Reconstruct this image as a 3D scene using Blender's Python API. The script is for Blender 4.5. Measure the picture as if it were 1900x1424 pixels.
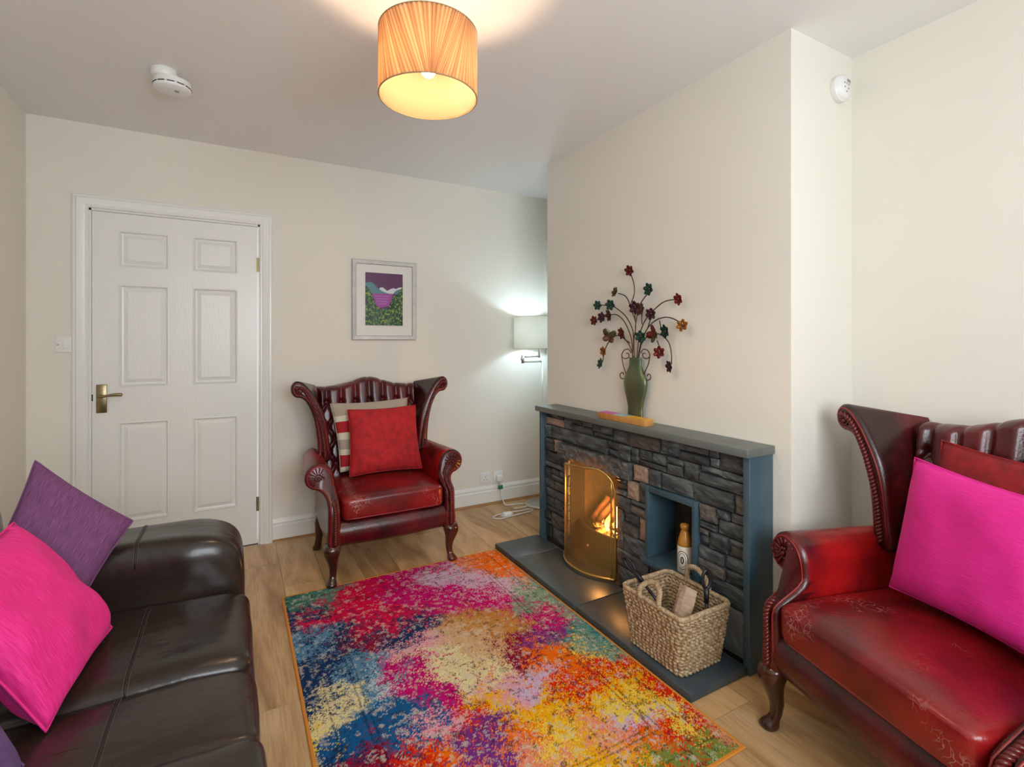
import bpy, bmesh, math, random
import numpy as np
from mathutils import Vector, Matrix, noise as mnoise

for _o in list(bpy.data.objects): bpy.data.objects.remove(_o)
scene = bpy.context.scene
COL = scene.collection
PI = math.pi
R = math.radians

# ------------------------------------------------------------------ camera
cam_d = bpy.data.cameras.new('camera'); cam = bpy.data.objects.new('camera', cam_d); COL.objects.link(cam)
cam.location = (0, 0, 1.236); cam.rotation_euler = (R(90), 0, R(-29.1))
cam_d.sensor_width = 36; cam_d.lens = 925/1900*36; cam_d.shift_y = -77/1900
cam_d.clip_start = .03
scene.camera = cam

# ------------------------------------------------------------------ world, daylight, exposure
world = bpy.data.worlds.new('world'); scene.world = world; world.use_nodes = True
bg = world.node_tree.nodes['Background']; bg.inputs[0].default_value = (.80, .90, 1.0, 1); bg.inputs[1].default_value = 2.0
wl = bpy.data.lights.new('window_daylight', 'AREA'); wl.shape = 'RECTANGLE'; wl.size = 1.7; wl.size_y = 1.25
wl.energy = 41; wl.color = (.90, .96, 1.0)
wo = bpy.data.objects.new('window_daylight', wl); COL.objects.link(wo)
wo.location = (.55, -.99, 1.5); wo.rotation_euler = (R(90), 0, 0)          # shines along +Y through the window
scene.view_settings.view_transform = 'Standard'; scene.view_settings.look = 'None'
scene.view_settings.exposure = 0.72; scene.view_settings.gamma = 1.0
scene.view_settings.use_curve_mapping = False

# ------------------------------------------------------------------ helpers
def link(o, parent=None):
    COL.objects.link(o)
    if parent is not None: o.parent = parent
    return o
def tag(o, label, cat, group=None, kind=None):
    if label: o['label'] = label
    if cat: o['category'] = cat
    if group: o['group'] = group
    if kind: o['kind'] = kind
    return o
def struct(o): o['kind'] = 'structure'; return o
def thing(name, label, cat, loc=(0,0,0), rot=(0,0,0), group=None):
    o = bpy.data.objects.new(name, None); COL.objects.link(o)
    o.location = loc; o.rotation_euler = rot; o.empty_display_size = .05
    return tag(o, label, cat, group)
def mesh(name, vs, fs, mat, parent=None, smooth=True, mats=None, mi=None):
    m = bpy.data.meshes.new(name); m.from_pydata([tuple(v) for v in vs], [], [tuple(f) for f in fs]); m.validate()
    o = bpy.data.objects.new(name, m)
    for x in (mats or [mat]): m.materials.append(x)
    if mi is not None: m.polygons.foreach_set('material_index', mi)
    bm = bmesh.new(); bm.from_mesh(m); bmesh.ops.recalc_face_normals(bm, faces=bm.faces); bm.to_mesh(m); bm.free()
    if smooth: m.polygons.foreach_set('use_smooth', [True]*len(m.polygons))
    return link(o, parent)
def from_bm(name, bm, mat, parent=None, smooth=False):
    bmesh.ops.recalc_face_normals(bm, faces=bm.faces)
    m = bpy.data.meshes.new(name); bm.to_mesh(m); bm.free(); m.materials.append(mat)
    if smooth: m.polygons.foreach_set('use_smooth', [True]*len(m.polygons))
    return link(bpy.data.objects.new(name, m), parent)
def sharp(o, ang=40):
    m = o.data
    m.polygons.foreach_set('use_smooth', [True]*len(m.polygons))
    bm = bmesh.new(); bm.from_mesh(m)
    for e in bm.edges:
        if len(e.link_faces) == 2 and e.calc_face_angle(0) > R(ang): e.smooth = False
    bm.to_mesh(m); bm.free(); return o
class MB:
    def __init__(s): s.v = []; s.f = []
    def add(s, vs, fs):
        b = len(s.v); s.v += [tuple(v) for v in vs]; s.f += [tuple(b+i for i in f) for f in fs]; return s
    def box(s, x0, x1, y0, y1, z0, z1):
        return s.add([(x,y,z) for z in (z0,z1) for y in (y0,y1) for x in (x0,x1)],
            [(0,2,3,1),(4,5,7,6),(0,1,5,4),(2,6,7,3),(0,4,6,2),(1,3,7,5)])
    def tube(s, pts, r, seg=8, closed=False, caps=True):
        P = [Vector(p) for p in pts]; n = len(P)
        rr = r if hasattr(r, '__len__') else [r]*n
        vs = []; up = None
        for i, p in enumerate(P):
            a = P[(i-1) % n] if (closed or i > 0) else P[i]; b = P[(i+1) % n] if (closed or i < n-1) else P[i]
            t = (b-a); t = t.normalized() if t.length > 1e-9 else Vector((0,0,1))
            if up is None:
                up = Vector((0,0,1)) if abs(t.z) < .9 else Vector((1,0,0))
            u = (up - t*up.dot(t));
            if u.length < 1e-6: u = t.orthogonal()
            u.normalize(); w = t.cross(u); up = u
            for k in range(seg):
                an = 2*PI*k/seg; vs.append(p + (u*math.cos(an) + w*math.sin(an))*rr[i])
        fs = []
        for i in range(n if closed else n-1):
            j = (i+1) % n
            for k in range(seg): fs.append((i*seg+k, i*seg+(k+1) % seg, j*seg+(k+1) % seg, j*seg+k))
        if caps and not closed: fs += [tuple(range(seg))[::-1], tuple((n-1)*seg+k for k in range(seg))]
        return s.add(vs, fs)
    def loft(s, rings, caps=True, closed=True):
        n = len(rings[0]); b = []; fs = []
        for r in rings: b += [tuple(p) for p in r]
        for i in range(len(rings)-1):
            for k in range(n if closed else n-1): fs.append((i*n+k, i*n+(k+1) % n, (i+1)*n+(k+1) % n, (i+1)*n+k))
        if caps: fs += [tuple(range(n))[::-1], tuple((len(rings)-1)*n+k for k in range(n))]
        return s.add(b, fs)
    def lathe(s, prof, c=(0,0,0), seg=24, sx=1, sy=1):
        return s.loft([[(c[0]+sx*r*math.cos(2*PI*k/seg), c[1]+sy*r*math.sin(2*PI*k/seg), c[2]+z) for k in range(seg)] for r, z in prof])
    def ball(s, c, r, seg=10, rings=6, sc=(1,1,1)):
        return s.loft([[(c[0]+sc[0]*r*math.sin(PI*i/rings)*math.cos(2*PI*k/seg), c[1]+sc[1]*r*math.sin(PI*i/rings)*math.sin(2*PI*k/seg), c[2]-sc[2]*r*math.cos(PI*i/rings)) for k in range(seg)] for i in [.05]+list(range(1,rings))+[rings-.05]])
    def build(s, name, mat, parent=None, smooth=True): return mesh(name, s.v, s.f, mat, parent, smooth)
def box(name, x0, x1, y0, y1, z0, z1, mat, parent=None, bev=0, seg=2):
    bm = bmesh.new(); bmesh.ops.create_cube(bm, size=1)
    for v in bm.verts: v.co = ((x0+x1)/2+v.co.x*(x1-x0), (y0+y1)/2+v.co.y*(y1-y0), (z0+z1)/2+v.co.z*(z1-z0))
    if bev: bmesh.ops.bevel(bm, geom=bm.edges[:], offset=bev, segments=seg, affect='EDGES', profile=.5)
    o = from_bm(name, bm, mat, parent)
    return sharp(o, 50) if bev else o
def spline(pts, n=8, closed=False):
    P = [np.array(p, float) for p in pts]; out = []; m = len(P)
    for i in range(m if closed else m-1):
        if closed: p0,p1,p2,p3 = P[(i-1)%m],P[i],P[(i+1)%m],P[(i+2)%m]
        else: p0,p1,p2,p3 = P[max(i-1,0)],P[i],P[i+1],P[min(i+2,m-1)]
        for k in range(n):
            t = k/n; out.append(.5*((2*p1)+(-p0+p2)*t+(2*p0-5*p1+4*p2-p3)*t*t+(-p0+3*p1-3*p2+p3)*t**3))
    if not closed: out.append(P[-1])
    return [tuple(p) for p in out]
def interp(x, xs, ys): return float(np.interp(x, xs, ys))
def sstep(a, b, x):
    t = min(1, max(0, (x-a)/(b-a))); return t*t*(3-2*t)
def copy_tree(o, parent=None):
    c = o.copy(); COL.objects.link(c); c.parent = parent
    for ch in list(o.children): copy_tree(ch, c)
    return c

# ------------------------------------------------------------------ materials
def mat(name, col, rough=.5, metal=0, noise=None, bump=None, spec=.5, coat=0, emit=None, coords='Object', vary=0, sheen=0):
    """noise=(scale, colour2, amount, stretch xyz)   bump=(scale, strength, stretch)"""
    m = bpy.data.materials.new(name); m.use_nodes = True; nt = m.node_tree; N = nt.nodes; L = nt.links
    b = N['Principled BSDF']; b.inputs['Base Color'].default_value = (*col, 1); b.inputs['Roughness'].default_value = rough
    b.inputs['Metallic'].default_value = metal; b.inputs['Specular IOR Level'].default_value = spec; b.inputs['Coat Weight'].default_value = coat
    b.inputs['Coat Roughness'].default_value = .12
    if sheen: b.inputs['Sheen Weight'].default_value = sheen; b.inputs['Sheen Roughness'].default_value = .5; b.inputs['Sheen Tint'].default_value = (*[min(1,c*2+.1) for c in col],1)
    if emit: b.inputs['Emission Color'].default_value = (*emit[0], 1); b.inputs['Emission Strength'].default_value = emit[1]
    tc = N.new('ShaderNodeTexCoord')
    def vec(stretch):
        mp = N.new('ShaderNodeMapping'); mp.inputs['Scale'].default_value = stretch; L.new(tc.outputs[coords], mp.inputs[0]); return mp.outputs[0]
    out = None
    if noise:
        sc, c2, amt, st = noise
        nz = N.new('ShaderNodeTexNoise'); nz.inputs['Scale'].default_value = sc; nz.inputs['Detail'].default_value = 5; L.new(vec(st), nz.inputs[0])
        rp = N.new('ShaderNodeValToRGB'); rp.color_ramp.elements[0].position = .38; rp.color_ramp.elements[1].position = .66
        rp.color_ramp.elements[0].color = (*col,1); rp.color_ramp.elements[1].color = tuple(col[i]+(c2[i]-col[i])*amt for i in range(3))+(1,)
        L.new(nz.outputs[0], rp.inputs[0]); out = rp.outputs[0]
    if vary:
        oi = N.new('ShaderNodeObjectInfo'); hs = N.new('ShaderNodeHueSaturation')
        mr = N.new('ShaderNodeMapRange'); mr.inputs[3].default_value = 1-vary; mr.inputs[4].default_value = 1+vary
        L.new(oi.outputs['Random'], mr.inputs[0]); L.new(mr.outputs[0], hs.inputs['Value'])
        if out: L.new(out, hs.inputs['Color'])
        else: hs.inputs['Color'].default_value = (*col,1)
        out = hs.outputs[0]
    if out: L.new(out, b.inputs['Base Color'])
    if bump:
        sc, stg, st = bump
        nz2 = N.new('ShaderNodeTexNoise'); nz2.inputs['Scale'].default_value = sc; nz2.inputs['Detail'].default_value = 4; L.new(vec(st), nz2.inputs[0])
        bp = N.new('ShaderNodeBump'); bp.inputs['Strength'].default_value = stg; bp.inputs['Distance'].default_value = .004
        L.new(nz2.outputs[0], bp.inputs['Height']); L.new(bp.outputs[0], b.inputs['Normal'])
    return m
I3 = (1,1,1)
M = {}
M['wall'] = mat('cream_paint', (.80,.765,.68), .75, noise=(3,(.77,.74,.66),.5,I3), bump=(180,.05,I3))
M['ceil'] = mat('white_ceiling_paint', (.86,.845,.82), .85, bump=(150,.05,I3))
M['gloss'] = mat('white_gloss_paint', (.82,.82,.78), .28, bump=(30,.05,(1,1,.15)))
M['grain'] = mat('white_grained_door', (.82,.82,.78), .3, bump=(60,.22,(3,3,.25)))
M['plastic'] = mat('white_plastic', (.82,.82,.80), .35)
M['dark'] = mat('dark_slot', (.03,.03,.03), .6)
M['grey'] = mat('grey_line', (.30,.30,.29), .5)
M['brass_old'] = mat('antique_brass', (.33,.26,.15), .32, 1)
M['steel'] = mat('brushed_steel', (.62,.62,.60), .3, 1)
M['underfloor'] = mat('joint_dark', (.10,.06,.03), .8)
M['oakbead'] = mat('oak_beading', (.34,.17,.06), .4)
M['slate'] = mat('blue_grey_slate', (.042,.085,.112), .36, noise=(9,(.065,.11,.135),.8,I3), bump=(25,.12,I3))
M['slate_t'] = mat('grey_slate_top', (.115,.13,.12), .42, noise=(8,(.15,.16,.15),.7,I3), bump=(25,.12,I3))
M['hearth'] = mat('dark_hearth_slate', (.040,.058,.068), .34, noise=(7,(.062,.082,.09),.8,I3), bump=(25,.12,I3))
M['stone'] = mat('dark_slate_stone', (.034,.042,.045), .46, noise=(11,(.125,.145,.145),.8,(1,1,4)), bump=(40,.75,(1,1,5)), vary=.45)
M['stone_b'] = mat('brown_slate_stone', (.065,.060,.052), .55, noise=(11,(.16,.14,.12),.8,(1,1,3)), bump=(40,.7,(1,1,4)), vary=.3)
M['stone_t'] = mat('tan_stone', (.36,.26,.19), .6, noise=(14,(.22,.14,.09),.7,I3), bump=(40,.5,I3), vary=.2)
M['stone_s'] = mat('smooth_grey_stone', (.13,.14,.135), .5, noise=(8,(.17,.18,.17),.7,I3), bump=(30,.2,I3))
M['rough'] = mat('rough_hewn_slate', (.055,.057,.058), .42, noise=(30,(.20,.20,.19),.6,I3), bump=(55,1.0,I3))
M['mortar'] = mat('dark_mortar', (.02,.018,.016), .9)
M['soot'] = mat('sooty_firebrick', (.035,.024,.016), .9, noise=(9,(.09,.06,.04),.8,I3), bump=(20,.6,I3))
M['iron'] = mat('black_iron', (.03,.028,.026), .45, .6, bump=(50,.2,I3))
M['brass'] = mat('gilt_frame', (.55,.40,.13), .3, .9)
M['sofa'] = mat('dark_brown_leather', (.020,.0125,.009), .26, noise=(5,(.034,.022,.015),.7,I3), bump=(13,.55,(1,1.6,1)), spec=.5)
M['seam'] = mat('leather_seam', (.012,.009,.008), .5)
M['thread'] = mat('pale_thread', (.065,.045,.035), .6)
M['legwood'] = mat('mahogany', (.035,.008,.004), .2, noise=(12,(.10,.024,.008),.8,(1,1,.3)), coat=.4)
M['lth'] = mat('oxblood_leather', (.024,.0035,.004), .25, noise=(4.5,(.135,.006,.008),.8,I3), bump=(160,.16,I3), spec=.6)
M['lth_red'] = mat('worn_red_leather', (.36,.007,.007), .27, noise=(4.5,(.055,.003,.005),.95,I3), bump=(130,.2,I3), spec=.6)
M['lth_pipe'] = mat('red_leather_piping', (.24,.016,.016), .3)
M['braid'] = mat('oxblood_braid', (.10,.009,.008), .26)
M['purple'] = mat('purple_slub_fabric', (.105,.026,.100), .8, noise=(5,(.21,.075,.19),.9,(34,1.6,1)), bump=(6,.35,(34,1.6,1)), coords='UV', sheen=.25)
M['violet'] = mat('violet_slub_fabric', (.07,.03,.12), .8, noise=(5,(.13,.065,.19),.9,(34,1.6,1)), bump=(6,.35,(34,1.6,1)), coords='UV', sheen=.25)
M['pink'] = mat('magenta_slub_fabric', (.68,.004,.175), .75, noise=(5,(.84,.03,.27),.9,(34,1.6,1)), bump=(6,.35,(34,1.6,1)), coords='UV', sheen=.2)
M['pink2'] = mat('fuchsia_slub_fabric', (.74,.012,.26), .75, noise=(5,(.58,.006,.20),.9,(1.6,34,1)), bump=(6,.35,(1.6,34,1)), coords='UV', sheen=.2)
M['redvel'] = mat('red_chenille', (.46,.008,.012), .8, noise=(28,(.27,.004,.008),.9,I3), bump=(90,.4,I3), sheen=.35)
M['redvel2'] = mat('deep_red_chenille', (.27,.005,.008), .8, noise=(28,(.15,.003,.006),.9,I3), bump=(90,.4,I3), sheen=.3)
M['wick'] = mat('seagrass', (.27,.15,.06), .65, noise=(75,(.60,.47,.30),.95,I3), bump=(120,.4,I3))
M['wick_p'] = mat('pale_seagrass', (.52,.40,.25), .65, noise=(75,(.30,.18,.08),.9,I3), bump=(120,.4,I3))
M['black'] = mat('black_handle', (.012,.012,.016), .4)
M['logcut'] = mat('split_log', (.50,.36,.25), .75, noise=(18,(.32,.20,.12),.8,(1,1,5)), bump=(40,.5,I3))
M['bark'] = mat('burnt_log', (.14,.055,.025), .8, noise=(25,(.04,.015,.008),.8,I3), bump=(30,.7,I3))
M['cream_f'] = mat('linen_lampshade', (.74,.71,.60), .8)
# ------------------------------------------------------------------ room shell
XL, XR, YB, YF, H = -.926, 2.215, 3.416, -.85, 2.4
def wood_mat():
    m = bpy.data.materials.new('oak_laminate'); m.use_nodes = True; nt = m.node_tree; N = nt.nodes; L = nt.links
    b = N['Principled BSDF']; b.inputs['Roughness'].default_value = .33
    tc = N.new('ShaderNodeTexCoord'); oi = N.new('ShaderNodeObjectInfo')
    mul = N.new('ShaderNodeMath'); mul.operation = 'MULTIPLY'; mul.inputs[1].default_value = 37; L.new(oi.outputs['Random'], mul.inputs[0])
    cmb = N.new('ShaderNodeCombineXYZ'); L.new(mul.outputs[0], cmb.inputs[0]); L.new(mul.outputs[0], cmb.inputs[1])
    add = N.new('ShaderNodeVectorMath'); L.new(tc.outputs['Object'], add.inputs[0]); L.new(cmb.outputs[0], add.inputs[1])
    def nz(scale, st, det, dist=0):
        mp = N.new('ShaderNodeMapping'); mp.inputs['Scale'].default_value = st; L.new(add.outputs[0], mp.inputs[0])
        n = N.new('ShaderNodeTexNoise'); n.inputs['Scale'].default_value = scale; n.inputs['Detail'].default_value = det; n.inputs['Distortion'].default_value = dist
        L.new(mp.outputs[0], n.inputs[0]); return n.outputs[0]
    n1 = nz(2.2, (3.2,.55,1), 3, 1.2); n2 = nz(34, (5,.22,1), 4)
    r1 = N.new('ShaderNodeValToRGB'); e = r1.color_ramp.elements
    e[0].position = .30; e[0].color = (.36,.19,.075,1); e[1].position = .70; e[1].color = (.70,.47,.25,1)
    k = r1.color_ramp.elements.new(.50); k.color = (.58,.36,.165,1)
    L.new(n1, r1.inputs[0])
    mx = N.new('ShaderNodeMix'); mx.data_type = 'RGBA'; mx.blend_type = 'MULTIPLY'; mx.inputs[0].default_value = .5
    r2 = N.new('ShaderNodeValToRGB'); r2.color_ramp.elements[0].position = .35; r2.color_ramp.elements[0].color = (.62,.56,.48,1); r2.color_ramp.elements[1].position = .6; r2.color_ramp.elements[1].color = (1,1,1,1)
    L.new(n2, r2.inputs[0]); L.new(r1.outputs[0], mx.inputs[6]); L.new(r2.outputs[0], mx.inputs[7])
    hs = N.new('ShaderNodeHueSaturation'); mr = N.new('ShaderNodeMapRange'); mr.inputs[3].default_value = .88; mr.inputs[4].default_value = 1.12
    L.new(oi.outputs['Random'], mr.inputs[0]); L.new(mr.outputs[0], hs.inputs['Value']); L.new(mx.outputs[2], hs.inputs['Color']); L.new(hs.outputs[0], b.inputs['Base Color'])
    bp = N.new('ShaderNodeBump'); bp.inputs['Strength'].default_value = .06; bp.inputs['Distance'].default_value = .002; L.new(n2, bp.inputs['Height']); L.new(bp.outputs[0], b.inputs['Normal'])
    return m
M['wood'] = wood_mat()
floor = struct(box('floor', XL-.1, XR+.1, YF-.1, YB+.1, -.10, -.004, M['underfloor']))
rng = random.Random(5)
W = .1897; x = .218 - W*7
while x < XR:
    x0, x1 = max(x, XL), min(x+W, XR)
    if x1-x0 > .02:
        y = YF - rng.uniform(0, 1.0)
        while y < YB:
            y0, y1 = max(y, YF), min(y+1.21, YB)
            if y1-y0 > .02:
                o = box('plank', -(x1-x0)/2+.0007, (x1-x0)/2-.0007, -(y1-y0)/2+.0007, (y1-y0)/2-.0007, -.006, 0, M['wood'], floor)
                o.location = ((x0+x1)/2, (y0+y1)/2, 0)
            y += 1.21
    x += W
struct(box('ceiling', XL-.1, XR+.1, YF-.1, YB+.1, H, H+.1, M['ceil']))
struct(box('wall_left', XL-.1, XL, YF-.1, YB+.1, 0, H, M['wall']))
struct(box('wall_right', XR, XR+.1, YF-.1, YB+.1, 0, H, M['wall']))
b = MB(); DX0, DX1, DH = -.678, .135, 1.952
b.box(XL, DX0, YB, YB+.1, 0, H); b.box(DX1, XR, YB, YB+.1, 0, H); b.box(DX0, DX1, YB, YB+.1, DH, H)
struct(b.build('wall_back', M['wall'], smooth=False))
WX0, WX1, WZ0, WZ1 = -.25, 1.35, .90, 2.10
b = MB(); b.box(XL, WX0, YF-.1, YF, 0, H); b.box(WX1, XR, YF-.1, YF, 0, H); b.box(WX0, WX1, YF-.1, YF, 0, WZ0); b.box(WX0, WX1, YF-.1, YF, WZ1, H)
struct(b.build('wall_front', M['wall'], smooth=False))
# chimney breast with fire opening and niche
BX, BY0, BY1 = 1.80, 1.11, 2.755
b = MB()
b.box(BX, XR, BY0, BY1, .58, H); b.box(BX, XR, BY0, 1.43, 0, .58); b.box(BX, XR, 1.73, 1.95, 0, .58); b.box(BX, XR, 2.36, BY1, 0, .58)
b.box(BX, XR, 1.43, 1.73, 0, .21); b.box(1.862, XR, 1.43, 1.73, .21, .58)
b.box(2.13, XR, 1.95, 2.36, 0, .58)
struct(b.build('wall_chimney_breast', M['wall'], smooth=False))
# window behind the camera
win = bpy.data.objects.new('window_1', None); link(win); struct(win); win.location = ((WX0+WX1)/2, YF-.05, (WZ0+WZ1)/2)
hw, hh = (WX1-WX0)/2, (WZ1-WZ0)/2
b = MB(); b.box(-hw, hw, -.03, .03, -hh, -hh+.05); b.box(-hw, hw, -.03, .03, hh-.05, hh); b.box(-hw, -hw+.05, -.03, .03, -hh+.05, hh-.05); b.box(hw-.05, hw, -.03, .03, -hh+.05, hh-.05); b.box(-.03, .03, -.03, .03, -hh+.05, hh-.05)
b.build('window_frame', M['gloss'], win, False)
gl = bpy.data.materials.new('window_glass'); gl.use_nodes = True; nt = gl.node_tree; nt.nodes.remove(nt.nodes['Principled BSDF'])
tr = nt.nodes.new('ShaderNodeBsdfTransparent'); gs = nt.nodes.new('ShaderNodeBsdfGlossy'); gs.inputs['Roughness'].default_value = .02; mxs = nt.nodes.new('ShaderNodeMixShader'); mxs.inputs[0].default_value = .06
nt.links.new(tr.outputs[0], mxs.inputs[1]); nt.links.new(gs.outputs[0], mxs.inputs[2]); nt.links.new(mxs.outputs[0], nt.nodes['Material Output'].inputs[0])
for sx in (-1, 1): MB().box(min(sx*.03, sx*(hw-.05)), max(sx*.03, sx*(hw-.05)), -.004, .004, -hh+.05, hh-.05).build('pane', gl, win, False)
box('window_sill', -hw-.04, hw+.04, .052, .16, -hh-.03, -hh-.002, M['gloss'], win, .006)
# skirting boards
def skirting(name, p0, p1, n):
    """profile extruded from p0 to p1 (xy), n = direction into the room"""
    prof = [(0,0),(.018,0),(.018,.098),(.013,.104),(.013,.112),(.016,.117),(.012,.128),(.005,.138),(0,.14)]
    bb = MB(); bb.loft([[(p[0]+n[0]*d, p[1]+n[1]*d, z) for d, z in prof] for p in (p0, p1)])
    o = struct(sharp(bb.build(name, M['gloss']), 30))
    bb = MB(); q = [(.018,0),(.034,0),(.031,.008),(.026,.013),(.018,.016)]
    bb.loft([[(p[0]+n[0]*d, p[1]+n[1]*d, z) for d, z in q] for p in (p0, p1)]); sharp(bb.build('floor_beading', M['oakbead'], o), 30)
skirting('baseboard_back', (.205, YB), (XR, YB), (0,-1))
skirting('baseboard_back_left', (XL, YB), (-.748, YB), (0,-1))
skirting('baseboard_left', (XL, YF), (XL, YB-.02), (1,0))
skirting('baseboard_alcove', (XR, BY1), (XR, YB-.02), (-1,0))
skirting('baseboard_right', (XR, YF), (XR, BY0), (-1,0))
skirting('baseboard_front', (XL+.02, YF), (XR-.02, YF), (0,1))

# ------------------------------------------------------------------ door
def arch(name):
    prof = [(0,0),(.070,0),(.070,.010),(.062,.016),(.054,.016),(.048,.021),(.020,.016),(.012,.012),(.004,.012),(0,.008)]   # (outward from opening, depth)
    bb = MB(); rings = []
    for cx, cz, ox, oz in ((DX0,0,-1,0),(DX0,DH,-1,1),(DX1,DH,1,1),(DX1,0,1,0)):
        rings.append([(cx+ox*(w-.0), YB-d, cz+oz*w) for w, d in prof])
    bb.loft(rings); return struct(sharp(bb.build(name, M['gloss']), 25))
arch('trim_1')
b = MB(); b.box(DX0, DX0+.010, YB+.002, YB+.1, 0, DH); b.box(DX1-.010, DX1, YB+.002, YB+.1, 0, DH); b.box(DX0, DX1, YB+.002, YB+.1, DH-.010, DH)
struct(b.build('trim_2', M['gloss'], smooth=False))
lx0, lx1, lz1 = -.666, .123, 1.939
door = bpy.data.objects.new('door_1', None); link(door); struct(door); door.location = (lx0, YB+.006, 0)
px = [(-.552-lx0, -.325-lx0), (-.21-lx0, .016-lx0)]; pz = [(.246,.796),(.991,1.55),(1.647,1.845)]
dw = lx1-lx0
b = MB(); xs = [0, px[0][0], px[0][1], px[1][0], px[1][1], dw]; zs = [.006, pz[0][0], pz[0][1], pz[1][0], pz[1][1], pz[2][0], pz[2][1], lz1]
for i in range(5):
    for j in range(7):
        if i in (1,3) and j in (1,3,5): b.box(xs[i], xs[i+1], .020, .04, zs[j], zs[j+1]); continue
        b.box(xs[i], xs[i+1], 0, .04, zs[j], zs[j+1])
bm = bmesh.new(); tmp = bpy.data.meshes.new('t'); tmp.from_pydata(b.v, [], b.f); bm.from_mesh(tmp)
bmesh.ops.remove_doubles(bm, verts=bm.verts, dist=1e-5)
from_bm('door_leaf', bm, M['grain'], door)
for a0, a1 in px:
    for c0, c1 in pz:
        bb = MB()
        def rect(i, d): return [(a0+i, d, c0+i), (a1-i, d, c0+i), (a1-i, d, c1-i), (a0+i, d, c1-i)]
        bb.loft([rect(-.001,-.001), rect(.006,-.003), rect(.012,.009), rect(.020,.011), rect(.040,.002), rect(.042,.002)], caps=False)
        bb.add(rect(.042,.002), [(0,1,2,3)]); bb.build('raised_panel', M['grain'], door, False)
hp = box('handle_plate', .018, .064, -.008, 0, .854, 1.007, M['brass_old'], door, .003)
box('plate_inset', .025, .057, -.0095, -.0075, .864, .997, M['brass_old'], hp, .001)
b = MB(); b.tube([(.040,-.008,.945),(.040,-.045,.945)], .009, 12); b.build('spindle', M['brass_old'], hp)
b = MB(); b.tube(spline([(.036,-.045,.945),(.06,-.048,.947),(.09,-.047,.951),(.12,-.045,.952),(.137,-.044,.950)],6), [interp(t,[0,8,16,22,24],[.009,.006,.009,.009,.004]) for t in range(25)], 12)
b.build('lever', M['brass_old'], hp)
for z in (1.665, .205):
    b = MB(); b.tube([(dw+.002,-.006,z),(dw+.002,-.006,z+.085)], .006, 10); b.box(dw-.008, dw, -.003, .001, z, z+.085)
    h = b.build('hinge', M['brass_old'], door, False)
box('latch', -.004, .004, -.003, .01, .92, .955, M['dark'], door)

# ------------------------------------------------------------------ switch, sockets, alarms
t = thing('light_switch', 'white single rocker light switch on the wall beside the door', 'switch', (-.772, YB, 1.222))
box('plate', -.041, .041, -.009, 0, -.041, .041, M['plastic'], t, .003)
box('rocker', -.011, .011, -.014, -.0085, -.019, .019, M['plastic'], t, .002)
for s in (-1,1):
    MB().tube([(s*.030,-.0085,0),(s*.030,-.0105,0)], .0035, 10).build('screw', M['grey'], t)
def socket(x, label, plug):
    t = thing('wall_socket', label, 'socket', (x, YB, .202))
    box('plate', -.041, .041, -.009, 0, -.041, .041, M['plastic'], t, .003)
    box('switch_rocker', .010, .024, -.013, -.0085, .014, .032, M['plastic'], t, .001)
    for dx, dz, w, h in ((0,.008,.004,.009),(-.011,-.012,.008,.004),(.011,-.012,.008,.004)):
        box('pin_slot', dx-w/2, dx+w/2, -.0095, -.0085, dz-h/2, dz+h/2, M['dark'], t)
    return t
socket(1.666, 'white wall socket with nothing plugged in, above the skirting beside the armchair', False)
socket(1.775, 'white wall socket with the white plug and cable in it', True)
t = thing('plug', 'white plug with a green tag on its cable, in the wall socket', 'plug', (1.775, YB-.010, .196))
box('plug_body', -.024, .024, -.036, -.002, -.028, .020, M['plastic'], t, .008, 3)
gm = mat('green_tag', (.03,.20,.12), .5)
cb = mat('white_cable', (.74,.73,.70), .45)
MB().tube(spline([(0,-.022,-.026),(.006,-.030,-.08),(.004,-.045,-.13),(.008,-.075,-.175),(.02,-.10,-.190),(.10,-.12,-.190),(.15,-.14,-.190),(.165,-.19,-.190),(.10,-.205,-.190),(.03,-.195,-.190)],8), .0045, 8).build('cable', cb, t)
box('cable_tag', -.016, .020, -.040, -.026, -.085, -.055, gm, t, .003)
t = thing('cable_coil', 'white cable loosely coiled on the floor below the socket', 'cable', (1.70, 3.10, .006))
MB().tube(spline([(.20,.0,0),(.10,-.01,0),(0,-.02,0),(-.08,-.03,0),(-.12,.01,0),(-.07,.05,0),(.0,.04,.001),(.03,.0,.009),(-.03,-.03,.009),(-.06,.0,.009),(.02,.03,.009),(.12,.03,.006),(.19,.045,0),(.215,.02,0)],8), .0045, 8).build('cable_loop', cb, t)
box('inline_switch', -.045, .015, -.022, .018, .004, .026, M['plastic'], t, .006)
# ceiling smoke alarm
t = thing('smoke_alarm', 'round white smoke alarm hanging under its mount on the ceiling', 'smoke alarm', (-.235, 2.60, H))
MB().lathe([(.047,0),(.049,-.004),(.049,-.030),(.044,-.036)], (-.028,-.012,0), 28).build('mount', M['plastic'], t)
bd = MB().lathe([(.058,-.034),(.068,-.038),(.070,-.050),(.070,-.060),(.0665,-.061),(.0665,-.064),(.070,-.065),(.068,-.074),(.060,-.080),(.03,-.083),(.001,-.084)], (0,0,0), 36).build('alarm_body', M['plastic'], t); sharp(bd, 40)
for k in range(12):
    a = 2*PI*k/12; m_ = MB().box(-.013,.013,-.0705,-.0672,-.0645,-.0608).build('vent_slot', M['dark'], t, False); m_.rotation_euler.z = a
MB().lathe([(.009,-.0835),(.009,-.0855),(.001,-.086)], (.018,-.02,0), 14).build('test_button', M['grey'], t)
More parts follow.
